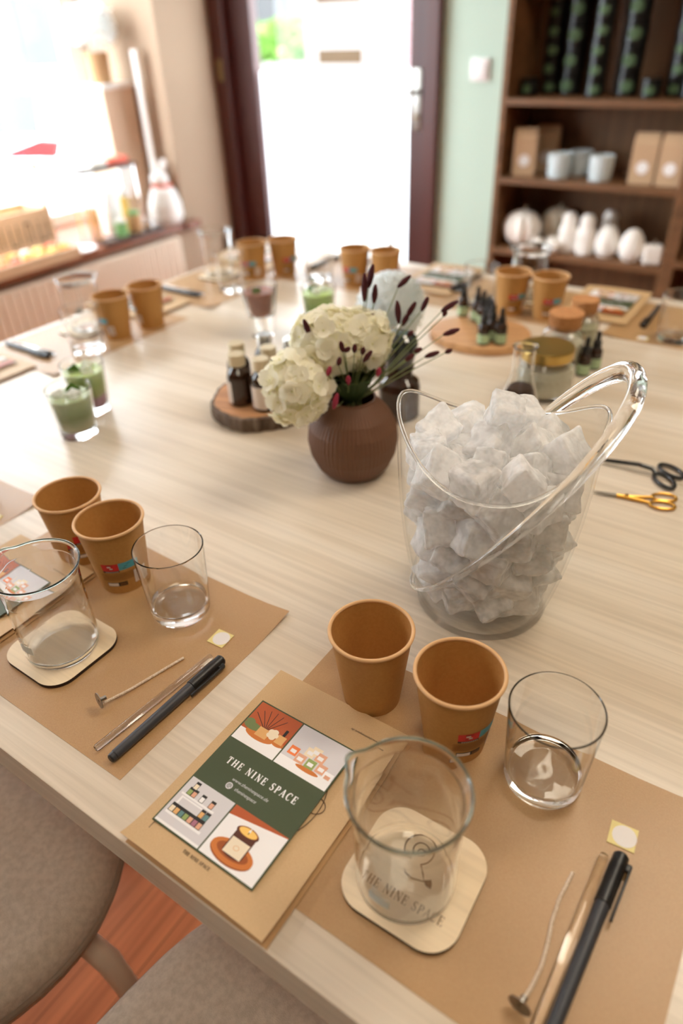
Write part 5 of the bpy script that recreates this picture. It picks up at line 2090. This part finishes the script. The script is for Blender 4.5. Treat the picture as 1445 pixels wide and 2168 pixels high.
MB().lathe([(0, .071), (.040, .071), (.041, .068), (.0445, .067), (.0445, .082), (.043, .0845), (0, .0835)], 64).obj('gold_lid', 'gold_lid', gj)


def cork_jar(label, loc, fillm, r=.038, hh=.082):
    t = thing('cork_jar', label, 'jar', loc, 0, 'glass jars with cork stoppers')
    MB().lathe([(0, 0), (r - .004, 0), (r, .004), (r, hh * .72), (r * .9, hh * .86), (r * .72, hh * .93), (r * .72, hh), (r * .76, hh + .001), (r * .67, hh + .001), (r * .67, hh * .92), (r * .86, hh * .84), (r - .0018, hh * .71), (r - .0018, .006), (0, .004)], 56).obj('jar_body', 'glass', t, smooth=55)
    MB().lathe([(0, .0046), (r - .0026, .0066), (r - .0026, hh * .66), (r * .6, hh * .70), (0, hh * .70)], 40).obj('jar_filling', fillm, t)
    MB().lathe([(0, hh * .93), (r * .655, hh * .93), (r * .66, hh * .999), (r * .74, hh + .0013), (r * .80, hh + .022), (r * .77, hh + .024), (0, hh + .024)], 40).obj('cork', 'cork', t)
    return t


cork_jar('cork stoppered jar of pale flakes behind the gold lid jar', (-.346, 1.200, TT), 'granules')
cork_jar('second cork stoppered jar standing farther back by the postcard', (-.345, 1.305, TT), 'granules_green', .032, .075)

bdp = [(-.085, .07), (-.105, .03), (-.10, -.02), (-.06, -.07), (0, -.095), (.055, -.085), (.09, -.05), (.10, 0), (.085, .05), (.04, .085), (-.03, .095)]


def smoothpoly(p, it=3):
    for _ in range(it):
        q = []
        for a, b_ in zip(p, p[1:] + p[:1]):
            q += [(a[0] * .75 + b_[0] * .25, a[1] * .75 + b_[1] * .25), (a[0] * .25 + b_[0] * .75, a[1] * .25 + b_[1] * .75)]
        p = q
    return p


wbd = tag(MB().prism(smoothpoly(bdp), .0005, .016).obj('wooden_board', 'olive_board', smooth=40, bevel=.003, loc=(-.530, 1.265, TT), rz=.5), 'rounded wooden board carrying the little dropper bottles', 'board')


def dropper(label, loc):
    t = thing('dropper_bottle', label, 'bottle', loc, 0, 'small dropper bottles on the round board')
    MB().lathe([(0, 0), (.0105, 0), (.0118, .0015), (.0118, .034), (.009, .039), (.0055, .041), (.0055, .044), (0, .044)], 28).obj('bottle_body', 'amber_dark', t)
    MB().lathe([(0, .0415), (.0075, .0415), (.0075, .052), (.0045, .053), (.0045, .066), (.003, .070), (0, .0705)], 24).obj('dropper_cap', 'black_plastic', t)
    f = MB()
    vs = []
    for k in range(11):
        a = math.radians(-150 + 150 * k / 10)
        for z in (.004, .022):
            vs.append((.0121 * math.cos(a), .0121 * math.sin(a), z))
    f.add(vs, [(2 * k, 2 * k + 2, 2 * k + 3, 2 * k + 1) for k in range(10)])
    f.obj('bottle_label', 'label_green', t, smooth=60)
    return t


dpos = [(-.603, 1.330, 'standing apart at the board left'), (-.566, 1.318, 'second from the left'), (-.545, 1.300, 'third from the left'), (-.525, 1.278, 'in the middle of the row'), (-.508, 1.256, 'right of the middle'), (-.494, 1.232, 'second from the right end'), (-.500, 1.205, 'at the near right end of the row'), (-.472, 1.222, 'rightmost beside the jar')]
d0 = None
for x, y, w_ in dpos:
    lb = 'small dark dropper bottle with green label, ' + w_
    if d0 is None:
        d0 = dropper(lb, (x, y, TT + .0162))
    else:
        dup(d0, (x, y, TT + .0162), rn.uniform(-.4, .4), lb, 'small dropper bottles on the round board')
dl = dup(d0, (-.292, 1.232, TT), .3, 'dark dropper bottle standing on the table right of the cork jar', 'small dropper bottles on the round board')
dup(d0, (-.300, 1.195, TT), -.2, 'dark dropper bottle touching the cork jar side', 'small dropper bottles on the round board')


# ------------------------------------------------------------------ scissors
def ring_pts(cx, cy, rx, ry, rot, z, n_=28):
    pts = []
    for k in range(n_):
        a = 2 * PI * k / n_
        x, y = rx * math.cos(a), ry * math.sin(a)
        pts.append((cx + x * math.cos(rot) - y * math.sin(rot), cy + x * math.sin(rot) + y * math.cos(rot), z))
    return pts


tm = thing('wick_trimmer', 'black long-necked wick trimmer right of the ice bucket', 'wick trimmer', (-.0, 0, TT))
Z0 = .0042
f = MB()
f.tube([(-.205, .905, Z0), (-.165, .9105, Z0 + .003), (-.130, .9145, Z0 + .006), (-.112, .9165, Z0 + .004), (-.105, .912, Z0)], [.002, .003, .0032, .0034, .003], 10)
f.obj('blade_arm', 'black_metal', tm)
MB().tube(ring_pts(-.089, .930, .0195, .0105, -.55, Z0), .0027, 10, closed=True).obj('finger_ring', 'black_metal', tm)
MB().tube(ring_pts(-.091, .900, .0195, .0105, -.85, Z0), .0027, 10, closed=True).obj('finger_ring', 'black_metal', tm)
gs = thing('gold_scissors', 'small gold embroidery scissors below the black wick trimmer', 'scissors', (0, 0, TT))
Z0 = .0032
f = MB()
f.tube([(-.165, .8215, Z0), (-.148, .827, Z0), (-.136, .8315, Z0)], [.0006, .0022, .0026], 8, flat=.5)
f.tube([(-.166, .8245, Z0 + .001), (-.148, .829, Z0 + .001), (-.136, .8325, Z0 + .001)], [.0006, .0022, .0026], 8, flat=.5)
f.obj('steel_blades', 'steel', gs)
MB().tube([(-.136, .8315, Z0), (-.120, .8365, Z0), (-.104, .846, Z0), (-.096, .851, Z0)], [.0026, .0030, .0022, .002], 10).obj('handle_arm', 'gold', gs)
MB().tube([(-.136, .8325, Z0), (-.118, .8345, Z0), (-.100, .836, Z0), (-.094, .836, Z0)], [.0026, .0028, .002, .002], 10).obj('handle_arm', 'gold', gs)
MB().tube(ring_pts(-.0815, .859, .0155, .009, .45, Z0), .0019, 10, closed=True).obj('finger_ring', 'gold', gs)
MB().tube(ring_pts(-.0790, .839, .0155, .009, .35, Z0), .0019, 10, closed=True).obj('finger_ring', 'gold', gs)
MB().lathe([(0, 0), (.0028, 0), (.0028, .0012), (0, .0016)], 16, (-.124, .8352, Z0 + .002)).obj('pivot_screw', 'gold', gs)
